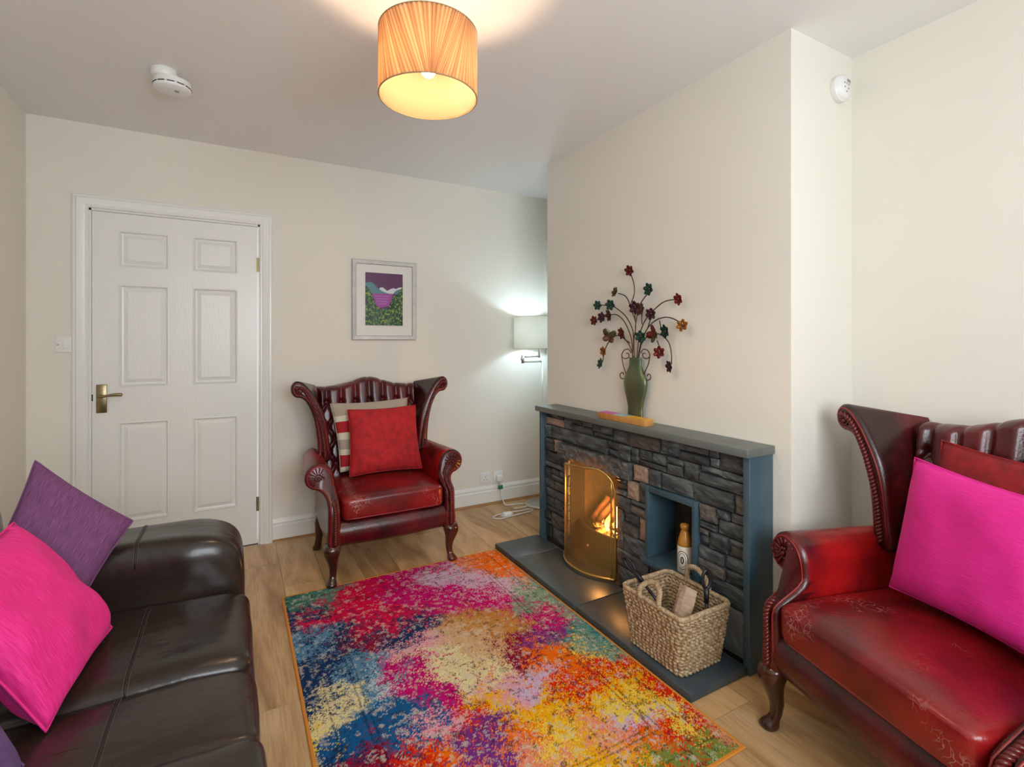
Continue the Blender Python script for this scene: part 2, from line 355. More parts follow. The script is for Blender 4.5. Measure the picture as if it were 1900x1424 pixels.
# co alarm on the side of the chimney breast
t = thing('carbon_monoxide_alarm', 'round white alarm high on the side of the chimney breast', 'alarm', (2.105, BY0, 2.243), (R(90),0,0))
sharp(MB().lathe([(.050,0),(.052,.004),(.052,.020),(.048,.024),(.047,.030),(.040,.036),(.001,.037)], (0,0,0), 32).build('alarm_body', M['plastic'], t), 40)
for k, (dx, dy) in enumerate([(-.015,.012),(0,.012),(.014,.010),(-.012,-.004),(.012,-.006),(0,-.02),(.022,.022)]):
    MB().lathe([(.0035,.0365),(.0035,.0378),(.0005,.038)], (dx,dy,0), 8).build('vent_hole', M['grey'], t)
box('alarm_label', .004, .026, .020, .030, .0355, .0375, M['grey'], t)

# ------------------------------------------------------------------ framed picture
def flat(c, r=.35): return mat('print_%02d' % len(bpy.data.materials), c, r)
t = thing('framed_picture', 'silver framed landscape print of a purple lake, hung above the armchair', 'picture', (.899, YB, 1.52))
fw, fh = .22, .27
b = MB(); rings = []
for sx, sz in ((-1,-1),(1,-1),(1,1),(-1,1)):
    rings.append([(sx*(fw-i), -d, sz*(fh-i)) for i, d in ((0,0),(0,.018),(.004,.022),(.026,.020),(.030,.014),(.030,0))])
b.loft(rings+[rings[0]], caps=False)
M['silver'] = mat('silver_frame', (.50,.48,.45), .4, .35, noise=(20,(.40,.38,.36),.6,I3))
sharp(b.build('frame', M['silver'], t), 30)
box('mount_board', -fw+.028, fw-.028, -.012, -.004, -fh+.028, fh-.028, flat((.74,.72,.67)), t)
pw, phh = .128, .178
pr = thing('print', None, None); pr.parent = t; pr.location = (-.004, -.0125, .008)
sky = flat((.10,.018,.085)); teal = flat((.09,.22,.26)); white = flat((.62,.66,.70)); lake = flat((.30,.055,.30)); lake2 = flat((.42,.14,.44)); dk = flat((.012,.03,.014))
greens = [flat((.07,.22,.03)), flat((.18,.34,.04)), flat((.03,.10,.03)), flat((.30,.40,.05)), flat((.10,.28,.08))]
def poly(name, pts, m, y, par): return mesh(name, [(x, y, z) for x, z in pts], [tuple(range(len(pts)))], m, par, False)
poly('sky', [(-pw,-phh),(pw,-phh),(pw,phh),(-pw,phh)], sky, 0, pr)
poly('far_snow_peaks', [(-.045,.045),(-.03,.078),(-.012,.082),(.005,.070),(.02,.058),(.045,.074),(.065,.080),(.08,.074),(.10,.085),(.12,.088),(pw,.085),(pw,.04),(-.045,.04)], white, -.0005, pr)
poly('blue_hill', [(-pw,.105),(-.115,.112),(-.085,.114),(-.065,.098),(-.045,.075),(-.02,.058),(.01,.046),(.03,.040),(-pw,.036)], teal, -.001, pr)
poly('blue_hill', [(.06,.040),(.08,.062),(.10,.072),(pw,.078),(pw,.036)], teal, -.001, pr)
poly('lake', [(-.08,.038),(.06,.040),(.05,.0),(.03,-.045),(-.04,-.06),(-.07,-.02)], lake, -.0012, pr)
for z, w in ((.018,.05),(.0,.045),(-.018,.04),(-.034,.03)): poly('lake_ripple', [(-.012-w,z),(-.012+w,z+.001),(-.012+w*.8,z+.007),(-.012-w*.9,z+.006)], lake2, -.0015, pr)
rt = random.Random(3)
def bush(pts): poly('tree_shade', pts, dk, -.0018, pr)
bush([(-pw,.09),(-.105,.07),(-.09,.04),(-.07,.0),(-.06,-.04),(-.03,-.07),(0,-.075),(0,-phh),(-pw,-phh)])
bush([(pw,.11),(.115,.07),(.09,.035),(.06,.03),(.055,-.01),(.03,-.05),(0,-.075),(0,-phh),(pw,-phh)])
lv = [MB() for _ in greens]
for i in range(620):
    x, z = rt.uniform(-pw, pw), rt.uniform(-phh, .09)
    lim = interp(x, [-pw,-.10,-.08,-.06,-.03,.02,.05,.07,.10,pw], [.085,.06,.015,-.04,-.075,-.06,.0,.03,.05,.10])
    if z > lim: continue
    a = rt.uniform(-1,1); L_ = rt.uniform(.006,.013); w = L_*.35; cx, sx = math.cos(a), math.sin(a)
    q = [(0,-w),(L_,0),(0,w),(-L_,0)]; q = [(x+u*sx-v_*cx, z+u*cx+v_*sx) for u, v_ in q]
    q = [(max(-pw,min(pw,u)), max(-phh,min(phh,v_))) for u, v_ in q]
    k = rt.randrange(5); lv[k].add([(u,-.0022-.00001*(i%7),v_) for u, v_ in q], [(0,1,2,3)])
for k in range(5):
    o = lv[k].build('painted_leaves', greens[k], pr, False); o['kind'] = 'stuff'
MB().box(-pw-.001,pw+.001,-.0005,.0,-phh-.004,-phh-.001).build('print_edge', flat((.5,.5,.5)), pr, False)
# ------------------------------------------------------------------ ceiling pendant
def shade_mat(name, col, col2, fac, sc, st):
    m = bpy.data.materials.new(name); m.use_nodes = True; nt = m.node_tree; N = nt.nodes; L = nt.links; N.remove(N['Principled BSDF'])
    tc = N.new('ShaderNodeTexCoord'); mp = N.new('ShaderNodeMapping'); mp.inputs['Scale'].default_value = st; L.new(tc.outputs['Object'], mp.inputs[0])
    nz = N.new('ShaderNodeTexNoise'); nz.inputs['Scale'].default_value = sc; nz.inputs['Detail'].default_value = 3; L.new(mp.outputs[0], nz.inputs[0])
    rp = N.new('ShaderNodeValToRGB'); rp.color_ramp.elements[0].position = .38; rp.color_ramp.elements[1].position = .64
    rp.color_ramp.elements[0].color = (*col,1); rp.color_ramp.elements[1].color = (*col2,1); L.new(nz.outputs[0], rp.inputs[0])
    a = N.new('ShaderNodeBsdfDiffuse'); t_ = N.new('ShaderNodeBsdfTranslucent'); x_ = N.new('ShaderNodeMixShader'); x_.inputs[0].default_value = fac
    L.new(rp.outputs[0], a.inputs[0]); L.new(rp.outputs[0], t_.inputs[0]); L.new(a.outputs[0], x_.inputs[1]); L.new(t_.outputs[0], x_.inputs[2]); L.new(x_.outputs[0], N['Material Output'].inputs[0])
    return m
def emis(name, col, s):
    m = bpy.data.materials.new(name); m.use_nodes = True; N = m.node_tree.nodes; b = N['Principled BSDF']
    b.inputs['Base Color'].default_value = (*col,1); b.inputs['Emission Color'].default_value = (*col,1); b.inputs['Emission Strength'].default_value = s; return m
t = thing('pendant_lamp', 'lit drum ceiling lamp with pleated peach fabric shade', 'ceiling lamp', (.53, 1.49, H))
MB().lathe([(.045,0),(.045,-.012),(.03,-.022),(.008,-.026)], (0,0,0), 24).build('ceiling_rose', M['plastic'], t)
MB().tube([(0,0,-.02),(0,0,-.235)], .004, 8).build('cord', M['plastic'], t)
MB().lathe([(.018,-.225),(.020,-.235),(.020,-.275),(.014,-.285)], (0,0,0), 16).build('lamp_holder', M['plastic'], t)
bulb = emis('warm_bulb', (1.0,.68,.42), 340)
MB().ball((0,0,-.308), .024, 16, 10, (1,1,1.2)).build('bulb', bulb, t)
n = 110; rs = 8; vs = []; fs = []; tint = []; rp_ = random.Random(9); tone = [rp_.uniform(.62,1.0) for _ in range(n)]
for j in range(rs):
    f = j/(rs-1)
    for k in range(n*4):
        th = 2*PI*k/(n*4); top = th + .24*math.sin(3*th); bot = th + .28*math.sin(3*th+2.4)
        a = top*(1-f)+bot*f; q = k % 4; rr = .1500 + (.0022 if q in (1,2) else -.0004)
        vs.append((rr*math.cos(a), rr*math.sin(a), -.20-.20*f)); d_ = tone[k//4]*(1.0 if q in (1,2) else .62); tint.append((.86*d_, .58*d_**1.15, .36*d_**1.3, 1))  # random fabric tone per pleat; fold shade painted in as darker valleys
m4 = n*4
for j in range(rs-1):
    for k in range(m4): fs.append((j*m4+k, j*m4+(k+1) % m4, (j+1)*m4+(k+1) % m4, (j+1)*m4+k))
pm = shade_mat('peach_pleats', (.9,.6,.4), (.6,.36,.22), .55, 3.0, (2,2,.6))
sh = mesh('shade', vs, fs, pm, t, False)
at = sh.data.color_attributes.new('tint', 'FLOAT_COLOR', 'POINT'); at.data.foreach_set('color', [c for d_ in tint for c in d_])
vc = pm.node_tree.nodes.new('ShaderNodeVertexColor'); vc.layer_name = 'tint'
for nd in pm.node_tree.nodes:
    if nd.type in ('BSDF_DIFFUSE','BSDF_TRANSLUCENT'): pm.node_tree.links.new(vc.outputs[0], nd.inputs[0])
b = MB(); b.loft([[(.1472*math.cos(2*PI*k/64), .1472*math.sin(2*PI*k/64), z) for k in range(64)] for z in (-.201,-.399)], caps=False); b.build('shade_lining', shade_mat('pale_lining', (.40,.31,.21), (.33,.24,.15), .68, 3, I3), sh)
for z in (-.20, -.40):
    b = MB(); b.tube([(.151*math.cos(2*PI*k/64), .151*math.sin(2*PI*k/64), z) for k in range(64)], .0022, 6, closed=True); b.build('shade_ring', mat('tan_binding', (.30,.20,.10), .6), sh)
b = MB()
for k in range(3): b.tube([(.018*math.cos(2*PI*k/3), .018*math.sin(2*PI*k/3), -.232), (.147*math.cos(2*PI*k/3), .147*math.sin(2*PI*k/3), -.203)], .0018, 6)
b.build('shade_carrier', M['steel'], t)

# ------------------------------------------------------------------ floor lamp
t = thing('floor_lamp', 'lit steel swing-arm floor lamp with cream drum shade in the corner', 'floor lamp', (2.045, 3.20, 0))
MB().lathe([(.13,0),(.132,.004),(.132,.014),(.122,.020),(.03,.024),(.016,.030),(.012,.045)], (0,0,0), 36).build('base', M['steel'], t)
MB().tube([(0,0,.03),(0,0,1.10)], .0095, 12).build('pole', M['steel'], t)
b = MB(); b.tube([(.006,0,1.090),(-.172,0,1.090)], .0075, 10); b.tube([(-.172,0,1.128),(-.029,0,1.128)], .0075, 10); b.tube([(-.172,0,1.078),(-.172,0,1.140)], .012, 12); b.tube([(-.186,0,1.109),(-.172,0,1.109)], .012, 12)
b.build('swing_arm', M['steel'], t)
MB().tube([(-.029,0,1.118),(-.029,0,1.275)], .0085, 10).build('stem', M['steel'], t)
cool = emis('cool_bulb', (.58,.80,1.0), 92)
MB().ball((-.029,0,1.315), .030, 16, 10, (1,1,1.25)).build('bulb', cool, t)
b = MB(); b.loft([[(-.029+r*math.cos(2*PI*k/56), r*math.sin(2*PI*k/56), z) for k in range(56)] for r, z in ((.190,1.19),(.190,1.425))], caps=False)
sh = b.build('shade', shade_mat('cream_linen', (.66,.62,.50), (.62,.58,.46), .17, 6, I3), t)
for z in (1.19, 1.425):
    b = MB(); b.tube([(-.029+.190*math.cos(2*PI*k/56), .190*math.sin(2*PI*k/56), z) for k in range(56)], .002, 6, closed=True); b.build('shade_ring', M['cream_f'], sh)
b = MB()
for k in range(3): b.tube([(-.029,0,1.272), (-.029+.189*math.cos(2*PI*k/3+.3), .189*math.sin(2*PI*k/3+.3), 1.19)], .0018, 6)
b.build('shade_carrier', M['steel'], t)

# ------------------------------------------------------------------ fireplace
fp = thing('fireplace', 'stone fireplace with slate mantelpiece, side boards, hearth and small niche', 'fireplace', (1.66, 1.9, 0))
def fbox(name, x0, x1, y0, y1, z0, z1, m, bev=.002, par=fp): return box(name, x0-1.66, x1-1.66, y0-1.9, y1-1.9, z0, z1, m, par, bev)
fbox('mantel_shelf', 1.635, 1.80, 1.172, 2.645, .809, .841, M['slate_t'], .003)
fbox('side_board', 1.66, 1.80, 1.180, 1.208, .0, .809, M['slate'], .002)
fbox('side_board', 1.66, 1.80, 2.610, 2.632, .0, .809, M['slate'], .002)
for y0, y1 in ((1.19,1.845),(1.848,2.418),(2.421,2.655)): fbox('hearth_slab', 1.362, 1.66, y0, y1, 0, .030, M['hearth'], .003)
b = MB()
for y0, y1, z0, z1 in ((1.208,1.435,0,.809),(1.725,1.95,0,.809),(2.36,2.61,0,.809),(1.435,1.725,0,.215),(1.435,1.725,.57,.809),(1.95,2.36,.56,.809)):
    b.box(1.702-1.66, 1.80-1.66, y0-1.9, y1-1.9, z0, z1)
b.build('backing', M['mortar'], fp, False)
# firebox lining
b = MB(); b.box(1.70-1.66,2.12-1.66,.05,.054,.03,.558); b.box(1.80-1.66,2.12-1.66,.456,.46,.03,.558); b.box(2.10-1.66,2.125-1.66,.0,.46,.03,.558); b.box(1.66-1.66,2.12-1.66,0,.46,.0,.03); b.box(1.70-1.66,2.12-1.66,.0,.46,.552,.56)
b.build('firebox_lining', M['soot'], fp, False)
# niche boards
nf = fbox('niche_ledge', 1.645, 1.858, 1.440, 1.735, .216, .240, M['slate'], .002)
fbox('niche_side', 1.668, 1.858, 1.705, 1.725, .240, .570, M['slate'])
fbox('niche_side', 1.668, 1.858, 1.435, 1.455, .240, .570, M['slate'])
fbox('niche_top', 1.668, 1.858, 1.455, 1.705, .545, .570, M['slate'])
fbox('niche_back', 1.850, 1.859, 1.455, 1.705, .240, .545, M['soot'], 0)
# stones
EXC = [(1.435,1.725,.20,.57),(1.95,2.36,.03,.56),(1.825,2.435,.56,.65)]
rs_ = random.Random(11)
def stone(y0, y1, z0, z1, m, depth=None, name='stone', nu=6, nv=5, amp=.006, jit=.004):
    X0 = (depth if depth is not None else rs_.uniform(1.676, 1.692)); cy, cz = (y0+y1)/2, (z0+z1)/2
    g = .0012; y0 += g; y1 -= g; z0 += g; z1 -= g
    q = [(y0+rs_.uniform(0,jit), z0+rs_.uniform(0,jit)), (y1-rs_.uniform(0,jit), z0+rs_.uniform(0,jit)), (y1-rs_.uniform(0,jit), z1-rs_.uniform(0,jit)), (y0+rs_.uniform(0,jit), z1-rs_.uniform(0,jit))]
    vs = []; off = rs_.uniform(0, 99)
    tilt = rs_.uniform(-.004,.004)
    for j in range(nv+1):
        for i in range(nu+1):
            u, v = i/nu, j/nv
            yy = (q[0][0]*(1-u)+q[1][0]*u)*(1-v)+(q[3][0]*(1-u)+q[2][0]*u)*v; zz = (q[0][1]*(1-u)+q[1][1]*u)*(1-v)+(q[3][1]*(1-u)+q[2][1]*u)*v
            edge = min(u, 1-u, v*1.2, (1-v)*1.2)
            xx = X0 + amp*mnoise.noise((yy*38+off, zz*60, off)) + tilt*(u-.5) + (.005 if edge < .01 else 0)
            vs.append((xx-1.66, yy-1.9, zz))
    fs = [(j*(nu+1)+i, j*(nu+1)+i+1, (j+1)*(nu+1)+i+1, (j+1)*(nu+1)+i) for j in range(nv) for i in range(nu)]
    rim = [i for i in range(nu+1)] + [(j)*(nu+1)+nu for j in range(1, nv+1)] + [nv*(nu+1)+i for i in range(nu-1,-1,-1)] + [j*(nu+1) for j in range(nv-1,0,-1)]
    bse = len(vs)
    for r_ in rim: vs.append((1.704-1.66, vs[r_][1], vs[r_][2]))
    k = len(rim)
    for i in range(k): fs.append((rim[i], bse+i, bse+(i+1) % k, rim[(i+1) % k]))
    return mesh(name, vs, fs, m, fp, False)
SPECIAL = [(2.44,2.505,.575,.65,'stone_t'),(1.72,1.822,.57,.65,'stone_t'),(1.79,1.87,.47,.56,'stone_t'),(1.90,1.948,.20,.40,'stone_b'),(1.728,1.79,.29,.40,'stone_t'),(1.345,1.432,.50,.57,'stone_b'),(1.21,1.335,.03,.20,'stone_s'),(2.36,2.41,.46,.56,'stone_b')]
for y0,y1,z0,z1,mm in SPECIAL: stone(y0,y1,z0,z1,M[mm],amp=.003 if mm=='stone_s' else .006)
BLK = EXC + [s[:4] for s in SPECIAL]
def free_iv(z0, z1):
    iv = [(1.21, 2.608)]
    for a, b_, c, d in BLK:
        if c < z1-.004 and d > z0+.004:
            nv = []
            for p, q in iv:
                if b_ <= p or a >= q: nv.append((p,q)); continue
                if a > p: nv.append((p,a))
                if b_ < q: nv.append((b_,q))
            iv = nv
    return iv
def pick():
    r_ = rs_.random(); return M['stone'] if r_ < .86 else (M['stone_b'] if r_ < .985 else M['stone_t'])
courses = [.03,.075,.125,.20,.245,.29,.345,.40,.435,.47,.50,.56,.575,.61,.65,.70,.725,.775,.807]
ZS = [.03,.115,.20,.29,.345,.40,.47,.57,.65,.728,.807]
def fill(y0, y1, z0, z1):
    if y1-y0 < .012 or z1-z0 < .012: return
    y = y0
    while y < y1-.001:
        w = rs_.choice([.06,.09,.12,.16,.2,.24])*rs_.uniform(.85,1.15)
        e = y+w
        if y1-e < .05: e = y1
        if (z1-z0) > .06 and rs_.random() < .42:
            zm = z0+(z1-z0)*rs_.choice([.35,.5,.62]); stone(y, e, z0, zm, pick(), nv=3)
            if e-y > .11 and rs_.random() < .5:
                ym = y+(e-y)*rs_.uniform(.35,.65); stone(y, ym, zm, z1, pick(), nv=3, nu=4); stone(ym, e, zm, z1, pick(), nv=3, nu=4)
            else: stone(y, e, zm, z1, pick(), nv=3)
        else: stone(y, e, z0, z1, pick())
        y = e
for z0, z1 in zip(ZS[:-1], ZS[1:]):
    # split the course where a blocker starts or ends inside it
    cuts = sorted(set([z0, z1]+[c for bq in BLK for c in bq[2:4] if z0+.008 < c < z1-.008]))
    base = free_iv(z0, z1)
    for p, q in base: fill(p, q, z0, z1)
    if len(cuts) > 2:
        for c0, c1 in zip(cuts[:-1], cuts[1:]):
            for p, q in free_iv(c0, c1):
                seg_ = [(p,q)]
                for s0, s1 in base:
                    seg_ = [w for a_, b_ in seg_ for w in ([(a_,b_)] if (s1 <= a_ or s0 >= b_) else [z for z in ((a_,s0),(s1,b_)) if z[1]-z[0] > .012])]
                for a_, b_ in seg_: fill(a_, b_, c0, c1)
stone(1.832, 2.432, .562, .648, M['rough'], 1.655, 'lintel_stone', 40, 8, .012, .002)

# ------------------------------------------------------------------ fire
t = thing('fire_grate', 'dark iron fire grate with curved front in the fireplace', 'grate', (1.76, 2.155, .0302))
b = MB(); rings = []
for k in range(21):
    a = -1+2*k/20; yy = a*.185; xx = -.055+.06*a*a
    rings.append([(xx,yy,.0),(xx+.008,yy,.0),(xx+.008,yy,.17),(xx,yy,.17)])
b.loft(rings); sharp(b.build('fret', M['iron'], t), 40)
b = MB(); b.tube([(-.055+.06*(-1+k/10)**2, .188*(-1+k/10), .175) for k in range(21)], .009, 8); b.build('rim', M['iron'], t)
MB().tube([(-.058,.03,.09),(-.075,.03,.09)], .010, 10).build('air_knob', M['brass'], t)
b = MB()
for k in range(7): b.tube([(-.03,-.15+.05*k,.13),(.22,-.15+.05*k,.13)], .006, 6)
for sy in (-1,1): b.box(.19,.21,sy*.15-.008,sy*.15+.008,0,.135); b.box(.0,.02,sy*.165-.008,sy*.165+.008,0,.135)
b.build('bars', M['iron'], t)
def ember_mat():
    m = bpy.data.materials.new('glowing_coal'); m.use_nodes = True; N = m.node_tree.nodes; L = m.node_tree.links; b_ = N['Principled BSDF']; b_.inputs['Base Color'].default_value = (.05,.02,.01,1); b_.inputs['Roughness'].default_value = .9
    nz = N.new('ShaderNodeTexNoise'); nz.inputs['Scale'].default_value = 28; rp = N.new('ShaderNodeValToRGB'); rp.color_ramp.elements[0].position = .42; rp.color_ramp.elements[1].position = .72; rp.color_ramp.elements[0].color = (.02,.003,.0,1); rp.color_ramp.elements[1].color = (1,.30,.04,1)
    tc = N.new('ShaderNodeTexCoord'); L.new(tc.outputs['Object'], nz.inputs[0]); L.new(nz.outputs[0], rp.inputs[0]); L.new(rp.outputs[0], b_.inputs['Emission Color']); b_.inputs['Emission Strength'].default_value = 5; return m
M['ember'] = ember_mat()
rc = random.Random(4); b = MB()
for k in range(70):
    ey = rc.uniform(-.135,.135); r_ = rc.uniform(.014,.024)
    c = (rc.uniform(-.055+.06*(ey/.185)**2+.040, .19), ey, rc.uniform(.154,.180))
    b.add([(c[0]+r_*math.sin(p)*math.cos(q)*rc.uniform(.7,1.2), c[1]+r_*math.sin(p)*math.sin(q)*rc.uniform(.7,1.2), c[2]+r_*math.cos(p)*rc.uniform(.6,1)) for p in (.5,1.5,2.6) for q in (0,1.26,2.5,3.77,5.03)],
        [(i*5+j, i*5+(j+1) % 5, (i+1)*5+(j+1) % 5, (i+1)*5+j) for i in range(2) for j in range(5)]+[(0,1,2,3,4),(10,11,12,13,14)])
e = b.build('embers', M['ember'], None, False); e.location = t.location; tag(e, 'glowing embers heaped in the fire grate', 'embers', kind='stuff')
for k, (p, q, r_) in enumerate([((1.788,2.262,.226),(1.886,2.240,.341),.020),((1.785,2.215,.232),(1.885,2.175,.345),.018),((1.875,2.045,.255),(1.875,2.310,.255),.034),((1.790,1.995,.234),(1.778,2.110,.234),.015)]):
    b = MB(); P = [Vector(p).lerp(Vector(q), f) for f in (0,.25,.5,.75,1)]
    b.tube([(v.x+rc.uniform(-.004,.004), v.y, v.z+rc.uniform(-.004,.004)) for v in P], [r_*rc.uniform(.85,1.1) for _ in P], 9); o = b.build('burning_log', M['bark'])
    tag(o, 'charred log burning among the flames in the grate', 'log', 'logs burning in the grate')
def flame_mat():
    m = bpy.data.materials.new('flame'); m.use_nodes = True; N = m.node_tree.nodes; L = m.node_tree.links; N.remove(N['Principled BSDF'])
    tc = N.new('ShaderNodeTexCoord'); sp = N.new('ShaderNodeSeparateXYZ'); L.new(tc.outputs['Generated'], sp.inputs[0])
    rp = N.new('ShaderNodeValToRGB'); rp.color_ramp.elements[0].color = (1,.62,.16,1); rp.color_ramp.elements[1].color = (1,.16,.01,1); L.new(sp.outputs[2], rp.inputs[0])
    em = N.new('ShaderNodeEmission'); em.inputs[1].default_value = 5.5; L.new(rp.outputs[0], em.inputs[0])
    tr_ = N.new('ShaderNodeBsdfTransparent'); mx_ = N.new('ShaderNodeMixShader'); L.new(tr_.outputs[0], mx_.inputs[1]); L.new(em.outputs[0], mx_.inputs[2])
    lw = N.new('ShaderNodeMapRange'); lw.inputs[3].default_value = .85; lw.inputs[4].default_value = .25; L.new(sp.outputs[2], lw.inputs[0]); L.new(lw.outputs[0], mx_.inputs[0])
    L.new(mx_.outputs[0], N['Material Output'].inputs[0]); return m
M['flame'] = flame_mat()
t = thing('flames', 'orange flames rising from the burning logs', 'fire', (1.80, 2.06, .215)); 
for k, (x, y, z0, h, r_) in enumerate([(-.01,-.03,0,.28,.034),(.01,-.065,0,.32,.028),(.03,.01,.0,.24,.032),(.05,.06,.0,.18,.026),(-.02,.0,.0,.15,.026),(.03,-.085,.0,.26,.018),(-.03,.05,0,.10,.024)]):
    rings = []; ph = k*1.7
    for i in range(12):
        f = i/11; rr = r_*(.55+.9*f)*(1-f)**.7+.0008 if f < 1 else .0005
        cx = x+.012*math.sin(f*5+ph)*f; cy = y+.018*math.sin(f*4+ph*1.3)*f
        rings.append([(cx+rr*.7*math.cos(2*PI*j/10), cy+rr*math.sin(2*PI*j/10), z0+h*f) for j in range(10)])
    MB().loft(rings).build('flame', M['flame'], t)
fl = bpy.data.lights.new('fire_glow', 'POINT'); fl.energy = 9; fl.color = (1,.42,.10); fl.shadow_soft_size = .05
fo = bpy.data.objects.new('fire_glow', fl); COL.objects.link(fo); fo.location = (1.80, 2.10, .36)

# ------------------------------------------------------------------ fire guard
t = thing('fire_guard', 'bowed brass-framed mesh fire guard in front of the fire', 'fire guard', (1.666, 2.145, .0365))
def gp(u, v):
    y = .215*u; x = -.098*(1-abs(u)**2.2)
    top = .540-.02*u-(.12*(1-math.sqrt(max(0,1-(max(0,abs(u)-.55)/.45)**2))))
    lean = .02*v
    return (x+lean*(1-abs(u)), y, top*v)
mm = bpy.data.materials.new('fine_brass_mesh'); mm.use_nodes = True; nt = mm.node_tree; N = nt.nodes
pb = N['Principled BSDF']; pb.inputs['Base Color'].default_value = (.52,.32,.08,1); pb.inputs['Metallic'].default_value = .6; pb.inputs['Roughness'].default_value = .4
trn = N.new('ShaderNodeBsdfTransparent'); mx = N.new('ShaderNodeMixShader'); mx.inputs[0].default_value = .48
nt.links.new(trn.outputs[0], mx.inputs[1]); nt.links.new(pb.outputs[0], mx.inputs[2]); nt.links.new(mx.outputs[0], N['Material Output'].inputs[0])
U, V = 36, 24
vs = [gp(-1+2*i/U, j/V) for j in range(V+1) for i in range(U+1)]; fs = [(j*(U+1)+i, j*(U+1)+i+1, (j+1)*(U+1)+i+1, (j+1)*(U+1)+i) for j in range(V) for i in range(U)]
mesh('mesh_panel', vs, fs, mm, t)
out = [gp(-1, j/12) for j in range(12)] + [gp(-1+2*i/40, 1) for i in range(41)] + [gp(1, 1-j/12) for j in range(1,13)]
MB().tube(out, .0055, 8).build('top_frame', M['brass'], t)
MB().tube([(p[0],p[1],p[2]+.006) for p in [gp(-1+2*i/30, 0) for i in range(31)]], .0065, 8).build('bottom_rail', M['brass'], t)
for s in (-1,1):
    q = [gp(s*.93, j/10) for j in range(11)]; MB().tube(q, .004, 6).build('side_stay', M['brass'], t)

# ------------------------------------------------------------------ on the mantel
t = thing('wooden_tray', 'long wooden block with pink, blue and yellow top on the mantelpiece', 'wooden block', (1.69, 1.89, .841), (0,0,R(1.5)))
M['pine'] = mat('honey_wood', (.58,.27,.07), .45, noise=(14,(.46,.20,.05),.8,(1,6,1)))
box('block', -.030, .030, -.165, .165, 0, .030, M['pine'], t, .002)
for y0, y1, c in ((.055,.163,(.62,.05,.42)),(-.03,.055,(.32,.55,.60)),(-.163,-.03,(.78,.42,.03))): box('colour_panel', -.029, .029, y0, y1, .0302, .0318, mat('panel_colour', c, .4), t)
# metal flower vase
t = thing('metal_flower_vase', 'green metal vase with wire flowers and butterflies on the mantelpiece', 'ornament', (1.765, 1.893, .8412))
def vp(y, z, dx=0): return (dx, y-1.893, z-.841)
prof = [(1.157,.0448),(1.149,.0403),(1.118,.0421),(1.086,.0582),(1.055,.0762),(1.029,.0806),(.992,.0753),(.941,.0591),(.904,.0502),(.872,.0519),(.841,.0535)]
pz_ = [p[0] for p in prof][::-1]; pr_ = [p[1] for p in prof][::-1]
rings = []
for i in range(36):
    z = .841+(1.157-.841)*i/35; r_ = interp(z, pz_, pr_); rings.append([(max(-.030,-.36*r_)*math.cos(2*PI*k/28)*1.0, r_*math.sin(2*PI*k/28), z-.841) for k in range(28)])
M['verdi'] = mat('verdigris_metal', (.095,.13,.075), .36, .55, noise=(9,(.20,.17,.06),.8,(1,1,.5)), bump=(30,.2,I3))
MB().loft(rings).build('vase_body', M['verdi'], t)
M['wire'] = mat('bronze_wire', (.10,.055,.03), .4, .7)
ST = [[(1.899,1.161),(1.903,1.243),(1.89,1.331),(1.926,1.415),(1.901,1.477),(1.903,1.528),(1.926,1.584)],[(1.928,1.409),(1.944,1.449),(1.973,1.477),(2.021,1.492)],[(1.894,1.306),(1.881,1.369),(1.854,1.43),(1.799,1.478)],[(1.912,1.161),(1.908,1.281),(1.954,1.359),(2.011,1.401),(2.07,1.428),(2.169,1.441)],[(1.912,1.161),(1.921,1.25),(1.968,1.334),(2.021,1.375),(2.078,1.383),(2.141,1.373),(2.202,1.359)],[(1.881,1.162),(1.863,1.268),(1.829,1.336),(1.778,1.382),(1.714,1.42),(1.667,1.43),(1.615,1.43)],[(1.872,1.162),(1.854,1.231),(1.812,1.298),(1.762,1.336),(1.698,1.352),(1.644,1.343),(1.59,1.316)],[(1.868,1.162),(1.846,1.231),(1.795,1.268),(1.729,1.273),(1.675,1.237),(1.656,1.185),(1.655,1.133)],[(1.908,1.161),(1.935,1.218),(1.982,1.257),(2.03,1.27),(2.081,1.251),(2.127,1.196),(2.148,1.128)],[(1.729,1.338),(1.717,1.302),(1.686,1.29)],[(1.846,1.324),(1.848,1.361),(1.841,1.389)],[(1.807,1.304),(1.791,1.34),(1.776,1.367)],[(1.894,1.344),(1.894,1.376),(1.884,1.403)],[(1.931,1.231),(1.968,1.25),(1.98,1.276)],[(1.745,1.243),(1.733,1.219),(1.723,1.193)]]
for s in ST:
    s2 = ([(s[0][0]*.5+1.893*.5, 1.12)] if abs(s[0][1]-1.161) < .01 else [])+s
    MB().tube([vp(p[0],p[1]) for p in spline(s2, 6)], .0028, 6).build('stem', M['wire'], t)
HD = [[(1.924,1.18),(1.943,1.199),(1.977,1.192),(1.994,1.165),(1.973,1.15),(1.943,1.157),(1.943,1.176),(1.961,1.176)],[(1.994,1.165),(1.982,1.114),(1.961,1.066),(1.973,1.046),(2.001,1.048),(2.006,1.067),(1.987,1.078),(1.979,1.065)],[(1.854,1.181),(1.837,1.2),(1.807,1.194),(1.792,1.17),(1.812,1.155),(1.837,1.16),(1.841,1.178),(1.824,1.179)],[(1.792,1.17),(1.803,1.127),(1.829,1.08),(1.816,1.05),(1.791,1.055),(1.788,1.073),(1.803,1.079),(1.81,1.069)]]
for s in HD: MB().tube([vp(p[0],p[1]) for p in spline(s, 6)], .0026, 6).build('scroll_handle', M['wire'], t)
FC = {'r':(.17,.018,.016),'R':(.30,.025,.018),'g':(.022,.085,.065),'o':(.36,.13,.02),'b':(.13,.05,.025),'p':(.075,.022,.035),'v':(.10,.085,.03)}
